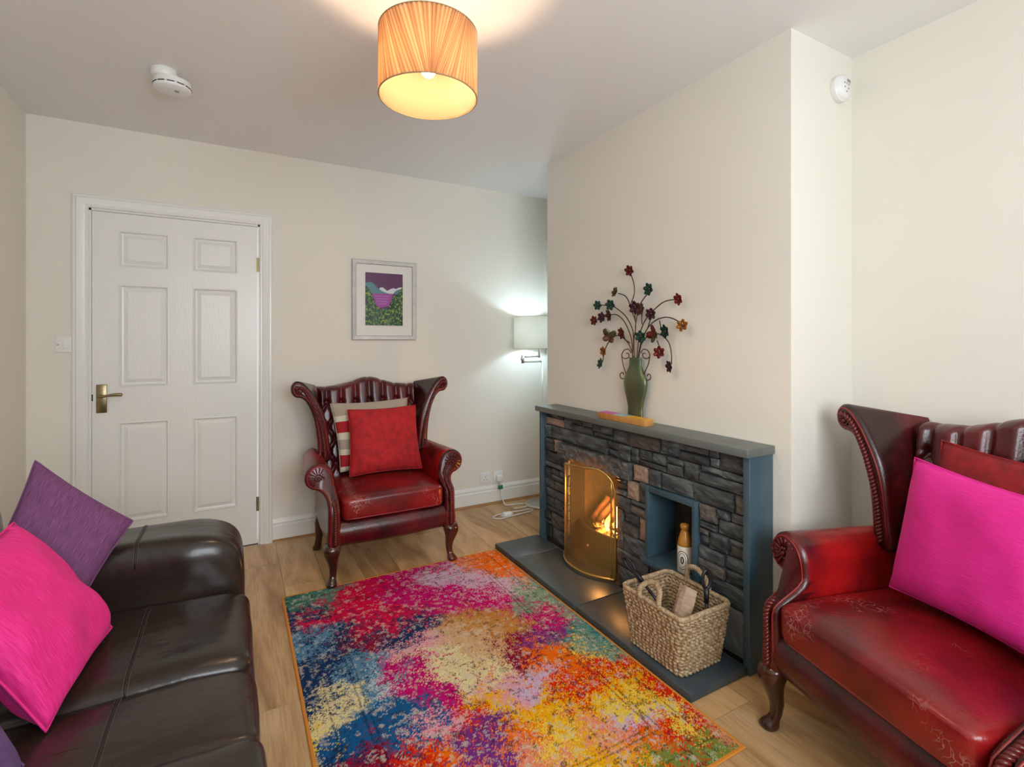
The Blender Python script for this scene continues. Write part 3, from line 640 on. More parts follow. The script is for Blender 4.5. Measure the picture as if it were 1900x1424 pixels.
FM = {k: mat('petal_enamel', c, .33, .4, noise=(40,tuple(x*.45 for x in c),.8,I3)) for k, c in FC.items()}
FL = [(1.923,1.6,'r'),(2.032,1.498,'v'),(1.788,1.492,'g'),(1.602,1.431,'R'),(2.177,1.439,'g'),(2.072,1.435,'g'),(2.208,1.356,'r'),(2.141,1.371,'p'),(2.078,1.381,'b'),(1.883,1.41,'p'),(1.841,1.395,'b'),(1.774,1.373,'p'),(1.582,1.31,'o'),(1.68,1.287,'g'),(1.844,1.265,'g'),(1.98,1.283,'r'),(2.127,1.186,'o'),(2.151,1.117,'g'),(1.721,1.187,'r'),(1.655,1.123,'p')]
rf = random.Random(8)
def petal(L_, w, cup):
    vs = []; 
    for i in range(6):
        f = i/5; ww = w*math.sin(PI*min(1,f*.86+.06))**.7
        for s in (-1,0,1): vs.append((-cup*(f**1.5)*L_ - abs(s)*ww*.35, s*ww, L_*f))
    n0 = len(vs); vs += [(v[0]+.0016, v[1], v[2]) for v in vs]
    fs = []
    for i in range(5):
        for s in range(2):
            a = i*3+s; fs += [(a,a+1,a+4,a+3),(n0+a,n0+a+3,n0+a+4,n0+a+1)]
        for s, o_ in ((0,3),(2,3)): fs.append((i*3+s, i*3+s+o_, n0+i*3+s+o_, n0+i*3+s))
    fs += [(0,n0,n0+1,1),(1,n0+1,n0+2,2),(15,16,n0+16,n0+15),(16,17,n0+17,n0+16)]
    return vs, fs
for y, z, c in FL:
    b = MB(); sc = .030*rf.uniform(.92,1.15); a0 = rf.uniform(0,6.28)
    for k in range(6):
        a = a0+2*PI*k/6; pv, pf = petal(sc, sc*.36, .35)
        b.add([(p[0], p[1]*math.cos(a)-p[2]*math.sin(a), p[1]*math.sin(a)+p[2]*math.cos(a)) for p in pv], pf)
    o = b.build('flower', FM[c], t); o.location = vp(y, z, -.006); o.rotation_euler = (0, rf.uniform(-.25,.25), rf.uniform(-.3,.3))
    MB().ball((-.004,0,0), sc*.22, 8, 5).build('flower_centre', M['wire'], o)
def butterfly(y, z, rx, c1, c2, rz):
    o = MB().tube([(0,0,-.022),(0,0,-.006),(0,0,.014),(0,0,.022)], [.002,.0036,.003,.002], 8).build('butterfly', M['wire'], t)
    o.location = vp(y, z, -.012); o.rotation_euler = (rx, 0, rz)
    for s in (-1,1):
        for L_, w, a, c in ((.050,.018,.75,c1),(.036,.016,2.2,c2)):
            pv, pf = petal(L_, w, .35); MB().add([(p[0], s*(p[1]*math.cos(a)+p[2]*math.sin(a)), -p[1]*math.sin(a)+p[2]*math.cos(a)) for p in pv], pf).build('wing', c, o)
        MB().tube(spline([(0,0,.02),(-.004,s*.008,.034),(-.006,s*.014,.040)],5), .0009, 5).build('antenna', M['wire'], o)
butterfly(2.075, 1.262, .25, FM['v'], FM['b'], .5); butterfly(1.745, 1.268, -.75, FM['r'], FM['v'], -.2)

# ------------------------------------------------------------------ stoneware bottle in the niche
t = thing('stoneware_bottle', 'cream and ochre stoneware bottle standing in the niche', 'bottle', (1.704, 1.5225, .2402))
M['ochre'] = mat('ochre_glaze', (.50,.22,.03), .25, noise=(18,(.36,.15,.02),.7,I3), coat=.3)
def bottle_mat():
    m = mat('cream_glaze', (.62,.57,.48), .3, coat=.2); N = m.node_tree.nodes; L = m.node_tree.links
    return m
MB().lathe([(.027,0),(.031,.004),(.0315,.012),(.0315,.118)], (0,0,0), 32).build('bottle_body', bottle_mat(), t)
MB().lathe([(.0315,.118),(.031,.124),(.0275,.140),(.020,.168),(.0155,.180),(.0150,.184),(.0185,.188),(.0195,.196),(.0190,.205),(.014,.209),(.001,.210)], (0,0,0), 32).build('bottle_neck', M['ochre'], t)
def oval(rz, ry, w, name, m):
    vs = []; n_ = 40
    for k in range(n_):
        a = 2*PI*k/n_
        for d in (0, w):
            s = (ry-d)*math.cos(a); z = .060+(rz-d)*math.sin(a); th = PI*1.12+s/.0318; vs.append((.0319*math.cos(th), .0319*math.sin(th), z))
    return mesh(name, vs, [(2*k, 2*k+1, (2*k+3) % (2*n_), (2*k+2) % (2*n_)) for k in range(n_)], m, t, False)
M['ink'] = mat('dark_print', (.05,.045,.04), .5)
oval(.040, .026, .003, 'oval_stamp', M['ink']); oval(.030, .017, .002, 'inner_stamp', M['ink']); oval(.016,.008,.006,'stamp_motif', M['ink'])

# ------------------------------------------------------------------ basket
t = thing('log_basket', 'woven seagrass basket with two handles standing on the hearth', 'basket', (1.503, 1.394, .0305))
def rrect(hx, hy, r_, n_):
    per = []; arc = PI*r_/2; Ls = [2*(hy-r_), arc, 2*(hx-r_), arc]*2; Ls = [2*(hy-r_),arc,2*(hx-r_),arc,2*(hy-r_),arc,2*(hx-r_),arc]; T = sum(Ls)
    for k in range(n_):
        s = T*k/n_; i = 0
        while s > Ls[i]: s -= Ls[i]; i = (i+1) % 8
        f = s/Ls[i]
        c = [(hx-r_,hy-r_),(-hx+r_,hy-r_),(-hx+r_,-hy+r_),(hx-r_,-hy+r_)]
        if i == 0: p = (hx, -hy+r_+s)
        elif i == 1: p = (c[0][0]+r_*math.cos(f*PI/2), c[0][1]+r_*math.sin(f*PI/2))
        elif i == 2: p = (hx-r_-s, hy)
        elif i == 3: p = (c[1][0]-r_*math.sin(f*PI/2), c[1][1]+r_*math.cos(f*PI/2))
        elif i == 4: p = (-hx, hy-r_-s)
        elif i == 5: p = (c[2][0]-r_*math.cos(f*PI/2), c[2][1]-r_*math.sin(f*PI/2))
        elif i == 6: p = (-hx+r_+s, -hy)
        else: p = (c[3][0]+r_*math.sin(f*PI/2), c[3][1]-r_*math.cos(f*PI/2))
        per.append(p)
    return per
NR, NP = 16, 256; b = MB(); rr_ = random.Random(2)
for j in range(NR):
    f = j/(NR-1); hx, hy = .108+.021*f, .130+.023*f; path = rrect(hx, hy, .022, NP); ph = rr_.uniform(0, 6.28)
    zz = .009+.0132*j; pts = []; rad = []
    for k, p in enumerate(path):
        w = math.sin(2*PI*k/NP*48+ph); nn = (p[0]/hx, p[1]/hy); q = 1 if abs(nn[0]) > abs(nn[1]) else 0
        off = .0028*w; pts.append((p[0]+(off*(1 if p[0] > 0 else -1) if q else 0), p[1]+(0 if q else off*(1 if p[1] > 0 else -1)), zz+.0022*math.sin(2*PI*k/NP*48+ph+1.2))); rad.append(.0070+.0013*w)
    b.tube(pts, rad, 6, closed=True)
o = b.build('woven_body', M['wick'], t)
box('basket_base', -.10, .10, -.118, .118, .002, .010, M['wick_p'], t)
def rope(path, rad, m, name, par, pitch=.028, strands=2, sr=None):
    P = [Vector(p) for p in path]; sr = sr or rad*.62; acc = [0]
    for i in range(1, len(P)): acc.append(acc[-1]+(P[i]-P[i-1]).length)
    bb = MB()
    for s in range(strands):
        pts = []; up = Vector((.31,.2,.93)).normalized()
        for i, p in enumerate(P):
            tt = (P[min(i+1,len(P)-1)]-P[max(i-1,0)]).normalized(); u = (up-tt*up.dot(tt)).normalized(); w = tt.cross(u); up = u
            a = 2*PI*acc[i]/pitch+2*PI*s/strands; pts.append(p+(u*math.cos(a)+w*math.sin(a))*(rad-sr*.6))
        bb.tube(pts, sr, 6)
    return bb.build(name, m, par)
def dens(pts, step):
    P = [Vector(p) for p in spline(pts, 12)]; out_ = [P[0]]; L_ = 0; acc = 0
    for i in range(1, len(P)):
        d = (P[i]-P[i-1]).length; s = 0
        while acc+d-s >= step:
            s += step-acc; acc = 0; out_.append(P[i-1].lerp(P[i], s/d))
        acc += d-s
    return out_
rope(dens([(p[0],p[1],.222) for p in rrect(.130,.154,.024,48)]+[(.130,-.128,.222)], .004), .0085, M['wick_p'], 'rim', t, .022, 3, .0055)
rope(dens([(-.129,-.045,.215),(-.130,-.045,.245),(-.110,-.03,.272),(-.100,.005,.285),(-.110,.04,.272),(-.130,.055,.245),(-.129,.055,.215)], .004), .009, M['wick_p'], 'handle', t, .026, 3, .006)
rope(dens([(.128,-.055,.215),(.126,-.053,.250),(.116,-.035,.285),(.114,.0,.298),(.116,.035,.285),(.126,.050,.250),(.128,.052,.215)], .004), .009, M['wick_p'], 'handle', t, .026, 3, .006)
# split log in the basket
b = MB(); rl = random.Random(6); rings = []
for i in range(7):
    f = i/6; rings.append([(.045*math.cos(a)*(1+rl.uniform(-.06,.06)), .045*math.sin(a)*(1+rl.uniform(-.06,.06)), -.11+.22*f) if a < PI else ((.045*(1-2*(a-PI)/PI))*-1, rl.uniform(-.006,.003), -.11+.22*f) for a in [PI*k/7 for k in range(14)]])
o = b.loft(rings).build('split_log', M['logcut'], None, False); o.location = (1.500, 1.350, .175); o.rotation_euler = (R(30), R(20), R(70)); tag(o, 'pale split log lying inside the woven basket', 'log')
def tool(loc, rot, label):
    t = thing('fire_tool', label, 'fire tool', loc, rot)
    MB().tube([(0,0,-.13),(0,0,.0)], .006, 8).build('shaft', M['black'], t)
    MB().tube([(0,0,-.01),(0,0,.045)], [.009,.011], 10).build('grip', M['black'], t)
    MB().tube([(0,.017*math.sin(2*PI*k/24),.075-.034*math.cos(2*PI*k/24)) for k in range(24)], .0062, 8, closed=True).build('loop', M['black'], t)
tool((1.562, 1.292, .258), (R(3), R(4), R(75)), 'black loop-handled fire tool standing upright in the basket')
tool((1.452, 1.520, .262), (R(-52), R(-6), R(8)), 'black loop-handled fire tool leaning out over the basket rim')
# ------------------------------------------------------------------ wingback armchairs
def seat_leather():
    m = mat('cracked_red_leather', (.27,.007,.008), .27, noise=(4.5,(.075,.004,.006),.9,I3), bump=(120,.2,I3), spec=.6)
    nt = m.node_tree; N = nt.nodes; L = nt.links; b = N['Principled BSDF']; src = b.inputs['Base Color'].links[0].from_socket
    tc = N.new('ShaderNodeTexCoord'); nd = N.new('ShaderNodeTexNoise'); nd.inputs['Scale'].default_value = 9; nd.inputs['Detail'].default_value = 3; L.new(tc.outputs['Object'], nd.inputs[0])
    mixv = N.new('ShaderNodeMix'); mixv.data_type = 'RGBA'; mixv.inputs[0].default_value = .30; L.new(tc.outputs['Object'], mixv.inputs[6]); L.new(nd.outputs['Color'], mixv.inputs[7])
    vo = N.new('ShaderNodeTexVoronoi'); vo.feature = 'DISTANCE_TO_EDGE'; vo.inputs['Scale'].default_value = 34; L.new(mixv.outputs[2], vo.inputs[0])
    lt = N.new('ShaderNodeMapRange'); lt.inputs[1].default_value = .01; lt.inputs[2].default_value = .05; lt.inputs[3].default_value = 1; lt.inputs[4].default_value = 0; L.new(vo.outputs['Distance'], lt.inputs[0])
    n2 = N.new('ShaderNodeTexNoise'); n2.inputs['Scale'].default_value = 6.5; L.new(tc.outputs['Object'], n2.inputs[0])
    mk = N.new('ShaderNodeMapRange'); mk.inputs[1].default_value = .56; mk.inputs[2].default_value = .68; L.new(n2.outputs[0], mk.inputs[0])
    mu = N.new('ShaderNodeMath'); mu.operation = 'MULTIPLY'; L.new(lt.outputs[0], mu.inputs[0]); L.new(mk.outputs[0], mu.inputs[1])
    m2 = N.new('ShaderNodeMath'); m2.operation = 'MULTIPLY'; m2.inputs[1].default_value = .45; L.new(mu.outputs[0], m2.inputs[0])
    mx = N.new('ShaderNodeMix'); mx.data_type = 'RGBA'; mx.inputs[7].default_value = (.60,.40,.36,1); L.new(m2.outputs[0], mx.inputs[0]); L.new(src, mx.inputs[6]); L.new(mx.outputs[2], b.inputs['Base Color'])
    return m
M['lth_seat'] = seat_leather()
def offset_poly(P, d):
    n = len(P); out = []
    area = sum(P[i][0]*P[(i+1) % n][1]-P[(i+1) % n][0]*P[i][1] for i in range(n)); sg = 1 if area > 0 else -1
    for i in range(n):
        a, b_ = P[i-1], P[(i+1) % n]; tx, tz = b_[0]-a[0], b_[1]-a[1]; l = math.hypot(tx, tz) or 1
        out.append((P[i][0]-sg*tz/l*d, P[i][1]+sg*tx/l*d))
    return out
ARM = [(.278,.20),(.278,.30),(.280,.40),(.284,.47),(.292,.53),(.312,.570),(.345,.592),(.378,.596),(.410,.583),(.432,.555),(.438,.522),(.428,.489),(.404,.469),(.372,.458),(.348,.435),(.341,.40),(.341,.30),(.341,.20)]
WING = [(.258,.545),(.264,.64),(.276,.74),(.297,.82),(.328,.89),(.366,.955),(.408,1.000),(.446,1.010),(.470,.985),(.470,.945),(.448,.918),(.418,.912),(.392,.888),(.368,.838),(.350,.775),(.338,.70),(.332,.62),(.330,.545)]
def smooth_poly(P): return [(p[0], p[1]) for p in spline([(a, b_, 0) for a, b_ in P], 4, True)]
def yshift(y, z): return -.118*sstep(.475,.385,z)*sstep(.06,-.13,y)
def superq(cx, cy, cz, hx, hy, hz, e1=.3, e2=.3, nu=40, nv=24, f=None):
    sg = lambda v, e: math.copysign(abs(v)**e, v); rings = []
    for j in range(nv+1):
        ph = -PI/2+PI*j/nv; ph = max(-PI/2+.002, min(PI/2-.002, ph))
        rings.append([(cx+hx*sg(math.cos(ph),e1)*sg(math.cos(2*PI*k/nu),e2), cy+hy*sg(math.cos(ph),e1)*sg(math.sin(2*PI*k/nu),e2), cz+hz*sg(math.sin(ph),e1)) for k in range(nu)])
    if f: rings = [[f(*p) for p in r_] for r_ in rings]
    return rings
def make_chair():
    t = thing('wingback_armchair', 'x', 'armchair')
    box('seat_frame', -.279, .279, -.262, .29, .195, .315, M['lth'], t, .01)
    rings = []
    for k in range(25):
        x = -.285+.57*k/24; low = .012*math.cos(PI*(x/.285)) if False else 0
        rings.append([(x, -.262-.030*math.sin(PI*a/12)**.8, .315-(.128+.003*math.cos(x*10))*a/12) for a in range(13)]+[(x,-.20,.187),(x,-.20,.315)])
    sharp(MB().loft(rings).build('front_rail', M['lth'], t), 60)
    # seat cushion
    def dome(x, y, z): return (x, y, z+(.028*(1-(x/.3)**2)*(1-((y+.03)/.32)**2) if z > .38 else 0))
    sc = MB().loft(superq(0,-.03,.372,.277,.268,.060,.28,.16,72,26,dome)).build('seat_cushion', M['lth_seat'], t)
    for zz in (.417, .327):
        pts = [(.268*math.copysign(abs(math.cos(2*PI*k/72))**.16, math.cos(2*PI*k/72)), -.03+.261*math.copysign(abs(math.sin(2*PI*k/72))**.16, math.sin(2*PI*k/72)), zz) for k in range(72)]
        MB().tube(pts, .0048, 6, closed=True).build('piping', M['lth_pipe'], sc)
    # tufted inside back
    U, V = 96, 84; vs = []
    for j in range(V+1):
        for i in range(U+1):
            u = -1+2*i/U; v = j/V; x = (.280+.034*v)*u; zt = .962+.052*math.exp(-(x/.125)**2)
            roll = max(0, (v-.88)/.12); vv = min(1, v/.88) if v < .88 else 1
            z = .40+(zt-.03-.40)*vv + .030*math.sin(roll*PI/2) ; y = .240+(z-.42)*.17 + .055*(1-math.cos(roll*PI/2))
            cx = x/.043; cz = (z-.865)/.072; p, q = (cx+cz)/2+.0, (cx-cz)/2
            dist = lambda w: abs(w-round(w))
            if z < .865: cr = max(math.exp(-(dist(p)/.085)**2), math.exp(-(dist(q)/.085)**2)); k1, k2 = round(p), round(q); bx, bz = (k1+k2)*.043, .865+(k1-k2)*.072
            else: cr = (abs(cx/2-round(cx/2))*2)**2*0+math.exp(-((abs(cx/2-round(cx/2))*2)/.30)**2)*(1-.3*roll); bx, bz = round(cx/2)*2*.043, .865
            bt = math.exp(-((x-bx)**2+(z-bz)**2)/.016**2)
            edge = sstep(1.0,.93,abs(u))
            vs.append((x, y-.036*edge+.024*cr*edge+.014*bt, z-.006*cr*roll))
    fs = [(j*(U+1)+i, j*(U+1)+i+1, (j+1)*(U+1)+i+1, (j+1)*(U+1)+i) for j in range(V) for i in range(U)]
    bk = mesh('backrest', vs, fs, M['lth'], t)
    for r_ in range(0, 5):
        for c in range(-4, 4):
            bx, bz = (2*c+(r_ % 2))*.043, .865-.072*r_
            if abs(bx) < .26: MB().ball((bx, .240+(bz-.42)*.17+.001, bz), .009, 8, 5, (1,.6,1)).build('button', M['lth'], bk)
    rings = []
    for j in range(22):
        z = .19+j*(.985-.19)/21; yb = .250+max(0,z-.42)*.17; 
        rings.append([(-.288,yb,z),(-.20,yb+.0,z),(0,yb,z),(.20,yb,z),(.288,yb,z),(.284,yb+.05,z),(.18,yb+.075,z),(0,yb+.082,z),(-.18,yb+.075,z),(-.284,yb+.05,z)])
    rings = [[(p[0], p[1]+.012, .19+(p[2]-.19)*((.945+.052*math.exp(-(p[0]/.125)**2))-.19)/(.985-.19)) for p in r_] for r_ in rings]
    sharp(MB().loft(rings).build('outside_back', M['lth'], t), 50)
    for s in (-1, 1):
        # arm
        C_ = smooth_poly(ARM); rings = []
        for y, ins, fl in [(-.172,.016,1),(-.168,.007,1),(-.158,.001,1),(-.145,0,1)]+[(-.145+.045*k, 0, 1-.03*k) for k in range(1,11)]:
            rings.append([(s*(.278+(px_-.278)*fl), y+yshift(y, z_), z_) for px_, z_ in offset_poly(C_, ins)])
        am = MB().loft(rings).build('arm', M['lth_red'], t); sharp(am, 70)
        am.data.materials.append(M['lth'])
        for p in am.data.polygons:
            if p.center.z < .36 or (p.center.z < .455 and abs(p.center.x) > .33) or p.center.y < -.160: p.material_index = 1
        # front facing: pleats round the scroll, rosette, braid, welt
        fy = -.172
        bb = MB()
        for k in range(13):
            a = R(-60)+R(270)*k/12; bb.tube([(s*(.372+.022*math.cos(a)), fy-.002, .528+.022*math.sin(a)), (s*(.372+.050*math.cos(a)), fy-.0015, .528+.050*math.sin(a))], [.0025,.0045], 6)
        bb.build('pleats', M['braid'], am)
        bb = MB(); bb.ball((s*.372, fy-.004, .528), .009, 10, 6)
        for k in range(10): bb.ball((s*(.372+.016*math.cos(2*PI*k/10)), fy-.003, .528+.016*math.sin(2*PI*k/10)), .0056, 8, 5)
        bb.build('rosette', M['braid'], am)
        path = dens([(s*.345,fy-.004,.535),(s*.330,fy-.005,.505),(s*.318,fy-.004+yshift(-.17,.47),.47),(s*.312,fy-.004+yshift(-.17,.43),.43),(s*.310,fy-.004+yshift(-.17,.39),.39),(s*.310,fy-.006+yshift(-.17,.3),.30),(s*.310,fy-.006+yshift(-.17,.2),.21)], .003)
        rope(path, .0085, M['braid'], 'braid', am, .024, 2, .0058)
        # wing
        C_ = smooth_poly(WING); rings = []
        for y, ins, g in [(.140,.016,1),(.144,.007,1),(.154,.001,1),(.166,0,1)]+[(.166+.021*k, 0, 1-.078*k) for k in range(1,11)]:
            rings.append([(s*(.285+(px_-.285)*(g if px_ > .285 else 1)), y+0, z_-(z_-.55)*.11*(1-g)*sstep(.6,.9,z_)) for px_, z_ in offset_poly(C_, ins)])
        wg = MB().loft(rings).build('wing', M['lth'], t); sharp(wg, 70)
        fy = .140
        ctr = [(s*.292,fy-.004,.565),(s*.297,fy-.004,.62),(s*.310,fy-.004,.72),(s*.332,fy-.004,.80),(s*.354,fy-.004,.865),(s*.384,fy-.004,.925),(s*.412,fy-.004,.963),(s*.438,fy-.004,.976),(s*.450,fy-.004,.962)]
        rope(dens(ctr, .003), .0085, M['braid'], 'braid', wg, .024, 2, .0058)
        bb = MB(); bb.ball((s*.430, fy-.004, .952), .008, 10, 6)
        for k in range(9): bb.ball((s*(.430+.014*math.cos(2*PI*k/9)), fy-.003, .952+.014*math.sin(2*PI*k/9)), .005, 8, 5)
        bb.build('rosette', M['braid'], wg)
        W_ = offset_poly(C_, .014); MB().tube([(s*p[0], fy+.001, p[1]) for p in W_[2:-3]], .0032, 6).build('piping', M['lth_pipe'], wg)
        A_ = offset_poly(smooth_poly(ARM), .013); MB().tube([(s*p[0], -.171+yshift(-.17,p[1]), p[1]) for p in A_[2:-2]], .0032, 6).build('piping', M['lth_pipe'], am)
        # legs
        rg = []
        for z, ox, oy, rx, ry in [(.205,0,.0,.040,.040),(.185,.004,-.006,.042,.043),(.165,.006,-.010,.040,.041),(.140,.005,-.010,.032,.033),(.110,.001,-.004,.024,.025),(.080,-.002,.002,.0195,.020),(.050,-.001,.0,.017,.0175),(.032,.003,-.006,.018,.019),(.020,.007,-.014,.023,.026),(.010,.009,-.018,.027,.030),(.0,.008,-.016,.022,.025)]:
            rg.append([(s*(.316+ox+rx*math.copysign(abs(math.cos(2*PI*k/20))**.8, math.cos(2*PI*k/20))), -.255+oy+ry*math.copysign(abs(math.sin(2*PI*k/20))**.8, math.sin(2*PI*k/20)), z) for k in range(20)])
        MB().loft(rg).build('leg', M['legwood'], t)
        rg = []
        for z, ox, oy, r_ in [(.215,-.01,-.01,.034),(.17,0,0,.032),(.12,.004,.004,.024),(.07,.006,.010,.020),(.035,.010,.018,.021),(.012,.014,.026,.026),(0,.014,.026,.023)]:
            rg.append([(s*(.306+ox+r_*math.cos(2*PI*k/16)), .235+oy+r_*math.sin(2*PI*k/16), z) for k in range(16)])
        MB().loft(rg).build('leg', M['legwood'], t)
    return t
RUGT = .006
ch1 = make_chair()
ch2 = copy_tree(ch1)
ch1.location = (.75, 2.9, RUGT*.5+.001); ch1.rotation_euler = (-math.asin(RUGT/.53), 0, 0)
ch1['label'] = 'oxblood leather wingback armchair holding striped and red cushions beside the white door'; ch1['group'] = 'wingback armchairs'
ch2.location = (1.677, .612, 0); ch2.rotation_euler = (0, 0, R(-105.5))
ch2['label'] = 'oxblood leather wingback armchair with cracked seat holding a pink cushion by the alcove'; ch2['group'] = 'wingback armchairs'

# ------------------------------------------------------------------ cushions
def pillow(name, cs, th, mats, label, mi=None, n=36, pinch=.035, parent=None, wr=.006, seed=0, sag=0):
    A, B, C_, D = [Vector(c) for c in cs]            # A top-left, B top-right, C bottom-right, D bottom-left
    ctr = (A+B+C_+D)/4; nrm = (B-A).cross(D-A).normalized(); vs = []; rows = []
    for side in (1, -1):
        for j in range(n+1):
            for i in range(n+1):
                u, v = -1+2*i/n, -1+2*j/n
                p = (A*(1-u)/2+B*(1+u)/2)*(1-v)/2+(D*(1-u)/2+C_*(1+u)/2)*(1+v)/2
                pin = pinch*((1-u*u)*abs(v)**3+(1-v*v)*abs(u)**3); p = p.lerp(ctr, pin*1.6)
                h = th*(max(0,(1-u**4)*(1-v**4)))**.55*(1-.18*(u*u+v*v)/2)
                h += wr*mnoise.noise((u*2.2+seed, v*2.2, side*3+seed))*min(1,(1-abs(u))*5)*min(1,(1-abs(v))*5)
                vs.append(p+nrm*side*h)
    m_ = (n+1)*(n+1); fs = []; idx = []
    for s in (0,1):
        for j in range(n):
            for i in range(n):
                a = s*m_+j*(n+1)+i; f = (a,a+1,a+n+2,a+n+1); fs.append(f if s == 0 else f[::-1]); idx.append(mi(i/n, j/n) if mi else 0)
    rim = [i for i in range(n+1)]+[j*(n+1)+n for j in range(1,n+1)]+[n*(n+1)+i for i in range(n-1,-1,-1)]+[j*(n+1) for j in range(n-1,0,-1)]
    for k in range(len(rim)):
        a, b_ = rim[k], rim[(k+1) % len(rim)]; fs.append((a, m_+a, m_+b_, b_)); idx.append(0)
    base = ctr.copy(); base.z = min(c.z for c in (A,B,C_,D))
    o = mesh(name, [v-base for v in vs], fs, mats[0], None, True, mats, idx); o.location = base
    uvl = o.data.uv_layers.new(name='weave'); nn_ = n+1
    for lp in o.data.loops:
        q = lp.vertex_index % m_; uvl.data[lp.index].uv = ((q % nn_)/n, (q//nn_)/n)
    bb = MB(); bb.tube([vs[r_]*.5+vs[m_+r_]*.5-base for r_ in rim], .0026, 6, closed=True); bb.build('seam_edge', mats[0], o)
    return tag(o, label, 'cushion')
beige, creamf, redst = mat('beige_wool', (.40,.33,.26), .85, bump=(120,.3,I3)), mat('cream_wool', (.68,.62,.48), .85, bump=(90,.4,I3)), mat('red_stripe_wool', (.40,.012,.018), .85, bump=(120,.3,I3))
def stripes(u, v):
    for lim, k in ((.17,0),(.27,1),(.43,2),(.53,1),(.67,0),(.77,1),(.93,2),(1.1,1)):
        if v < lim: return k
pillow('striped_cushion', [(.500,3.138,.866),(.972,3.138,.876),(.982,3.060,.468),(.545,3.060,.468)], .040, [beige, creamf, redst], 'beige, cream and red striped cushion behind the red one on the armchair', stripes, 48, seed=1)
pillow('red_cushion', [(.580,3.028,.838),(.992,3.028,.842),(1.006,2.942,.462),(.574,2.942,.464)], .055, [M['redvel']], 'bright red velvety cushion on the armchair beside the white door', seed=2)
c2 = Matrix.Translation((1.677,.612,0)) @ Matrix.Rotation(R(-105.5), 4, 'Z')
def in2(*p): return tuple(c2 @ Vector(p))
pillow('red_cushion', [in2(-.166,.228,.927),in2(.24,.228,.902),in2(.225,.158,.505),in2(-.19,.158,.515)], .040, [M['redvel2']], 'deep red velvety cushion behind the pink one in the alcove armchair', seed=3)
pillow('pink_cushion', [in2(-.160,.112,.881),in2(.250,.100,.842),in2(.225,.028,.478),in2(-.182,.040,.482)], .065, [M['pink2']], 'bright pink woven cushion on the alcove armchair', seed=4)
pillow('pink_cushion', [(-.519,1.315,.777),(-.478,1.677,.789),(-.283,1.664,.482),(-.324,1.302,.470)], .062, [M['pink']], 'bright magenta woven cushion between two purple ones on the dark sofa', seed=5, wr=.012)
pillow('purple_cushion', [(-.498,1.908,.897),(-.265,1.848,.703),(-.375,1.700,.505),(-.545,1.735,.665)], .045, [M['purple']], 'plum purple cushion leaning in the corner of the sofa arm', seed=6)
pillow('purple_cushion', [(-.53,.84,.80),(-.515,1.20,.80),(-.325,1.185,.49),(-.335,.82,.48)], .06, [M['violet']], 'violet cushion on the sofa in front of the magenta one', seed=7)

# ------------------------------------------------------------------ sofa
t = thing('leather_sofa', 'dark brown leather sofa along the wall with stitched seams', 'sofa', (-.43, 1.155, 0))
def sq(name, x0, x1, y0, y1, z0, z1, e1=.3, e2=.22, f=None, m='sofa', par=t, nu=120, nv=48):
    ff = (lambda x, y, z: tuple(np.array(f(x, y, z))-np.array((-.43,1.155,0)))) if f else (lambda x, y, z: (x+.43, y-1.155, z))
    return MB().loft(superq((x0+x1)/2,(y0+y1)/2,(z0+z1)/2,(x1-x0)/2,(y1-y0)/2,(z1-z0)/2,e1,e2,nu,nv,ff)).build(name, M[m], par)
def wr_(x, y, z, k=.006): return k*mnoise.noise((x*7, y*7, z*7))
sq('base', -.88, .0, .26, 2.05, .05, .34, .12, .12)
arm_ = sq('arm', -.89, .030, 1.805, 2.065, .06, .622, .32, .2, lambda x,y,z: (x, y+wr_(x,y,z,.010)+(.0055*math.sin(x*62+6*mnoise.noise((x*4,z*6,1)))*sstep(.62,.50,z)*sstep(-.05,-.22,x) if y < 1.9 else 0), z+wr_(y,x,z,.006)+.012*math.sin((x+.9)*3)))
sq('arm', -.89, .030, .245, .505, .06, .622, .32, .2)
sq('backrest', -.90, -.57, .30, 2.03, .20, .83, .3, .14, lambda x,y,z: (x-.02*(z-.2), y, z))
def seat_f(x, y, z): return (x+.010*mnoise.noise((y*9, z*9, 3)), y, z+wr_(x,y,z,.010)+(.010*math.cos((x+.3)*5) if z > .4 else 0))
s1 = sq('seat_cushion', -.62, .045, 1.388, 1.812, .25, .462, .30, .16, seat_f)
s2 = sq('seat_cushion', -.62, .050, 1.120, 1.392, .25, .452, .28, .14, seat_f)
s3 = sq('seat_cushion', -.62, .055, .80, 1.128, .25, .466, .28, .14, seat_f)
s4 = sq('seat_cushion', -.62, .050, .50, .806, .25, .460, .28, .14, seat_f)
sq('front_panel', -.10, .035, .50, 1.81, .05, .33, .2, .1, lambda x,y,z: (x+.006*math.sin(y*40)*(1 if x > 0 else 0), y, z))
def seam_on(o, x, y0, y1, up=1, n=40):
    """double stitched seam laid over the top of a cushion, following its surface"""
    dg = None; me = o.data
    from mathutils.bvhtree import BVHTree
    bv = BVHTree.FromPolygons([v.co for v in me.vertices], [tuple(p.vertices) for p in me.polygons])
    for dx, m_, r_ in ((-.005,'thread',.0010),(.005,'thread',.0010),(0,'seam',.0024)):
        pts = []
        for k in range(n+1):
            y = y0+(y1-y0)*k/n; h = bv.ray_cast(Vector((x+dx+.43, y-1.155, 1.5)), Vector((0,0,-1)))
            if h[0] is not None: pts.append(h[0]+Vector((0,0,.0004)))
        if len(pts) > 2: MB().tube(pts, r_, 6).build('stitched_seam', M[m_], o)
seam_on(arm_, -.255, 1.812, 2.055); seam_on(s1, -.215, 1.392, 1.806); seam_on(s2, -.222, 1.124, 1.388); seam_on(s3, -.225, .805, 1.124)
for x in (-.82, -.06):
    for y in (.32, 1.98): MB().lathe([(.022,0),(.026,.012),(.028,.058)], (x+.43,y-1.155,0), 14).build('foot', M['legwood'], t)

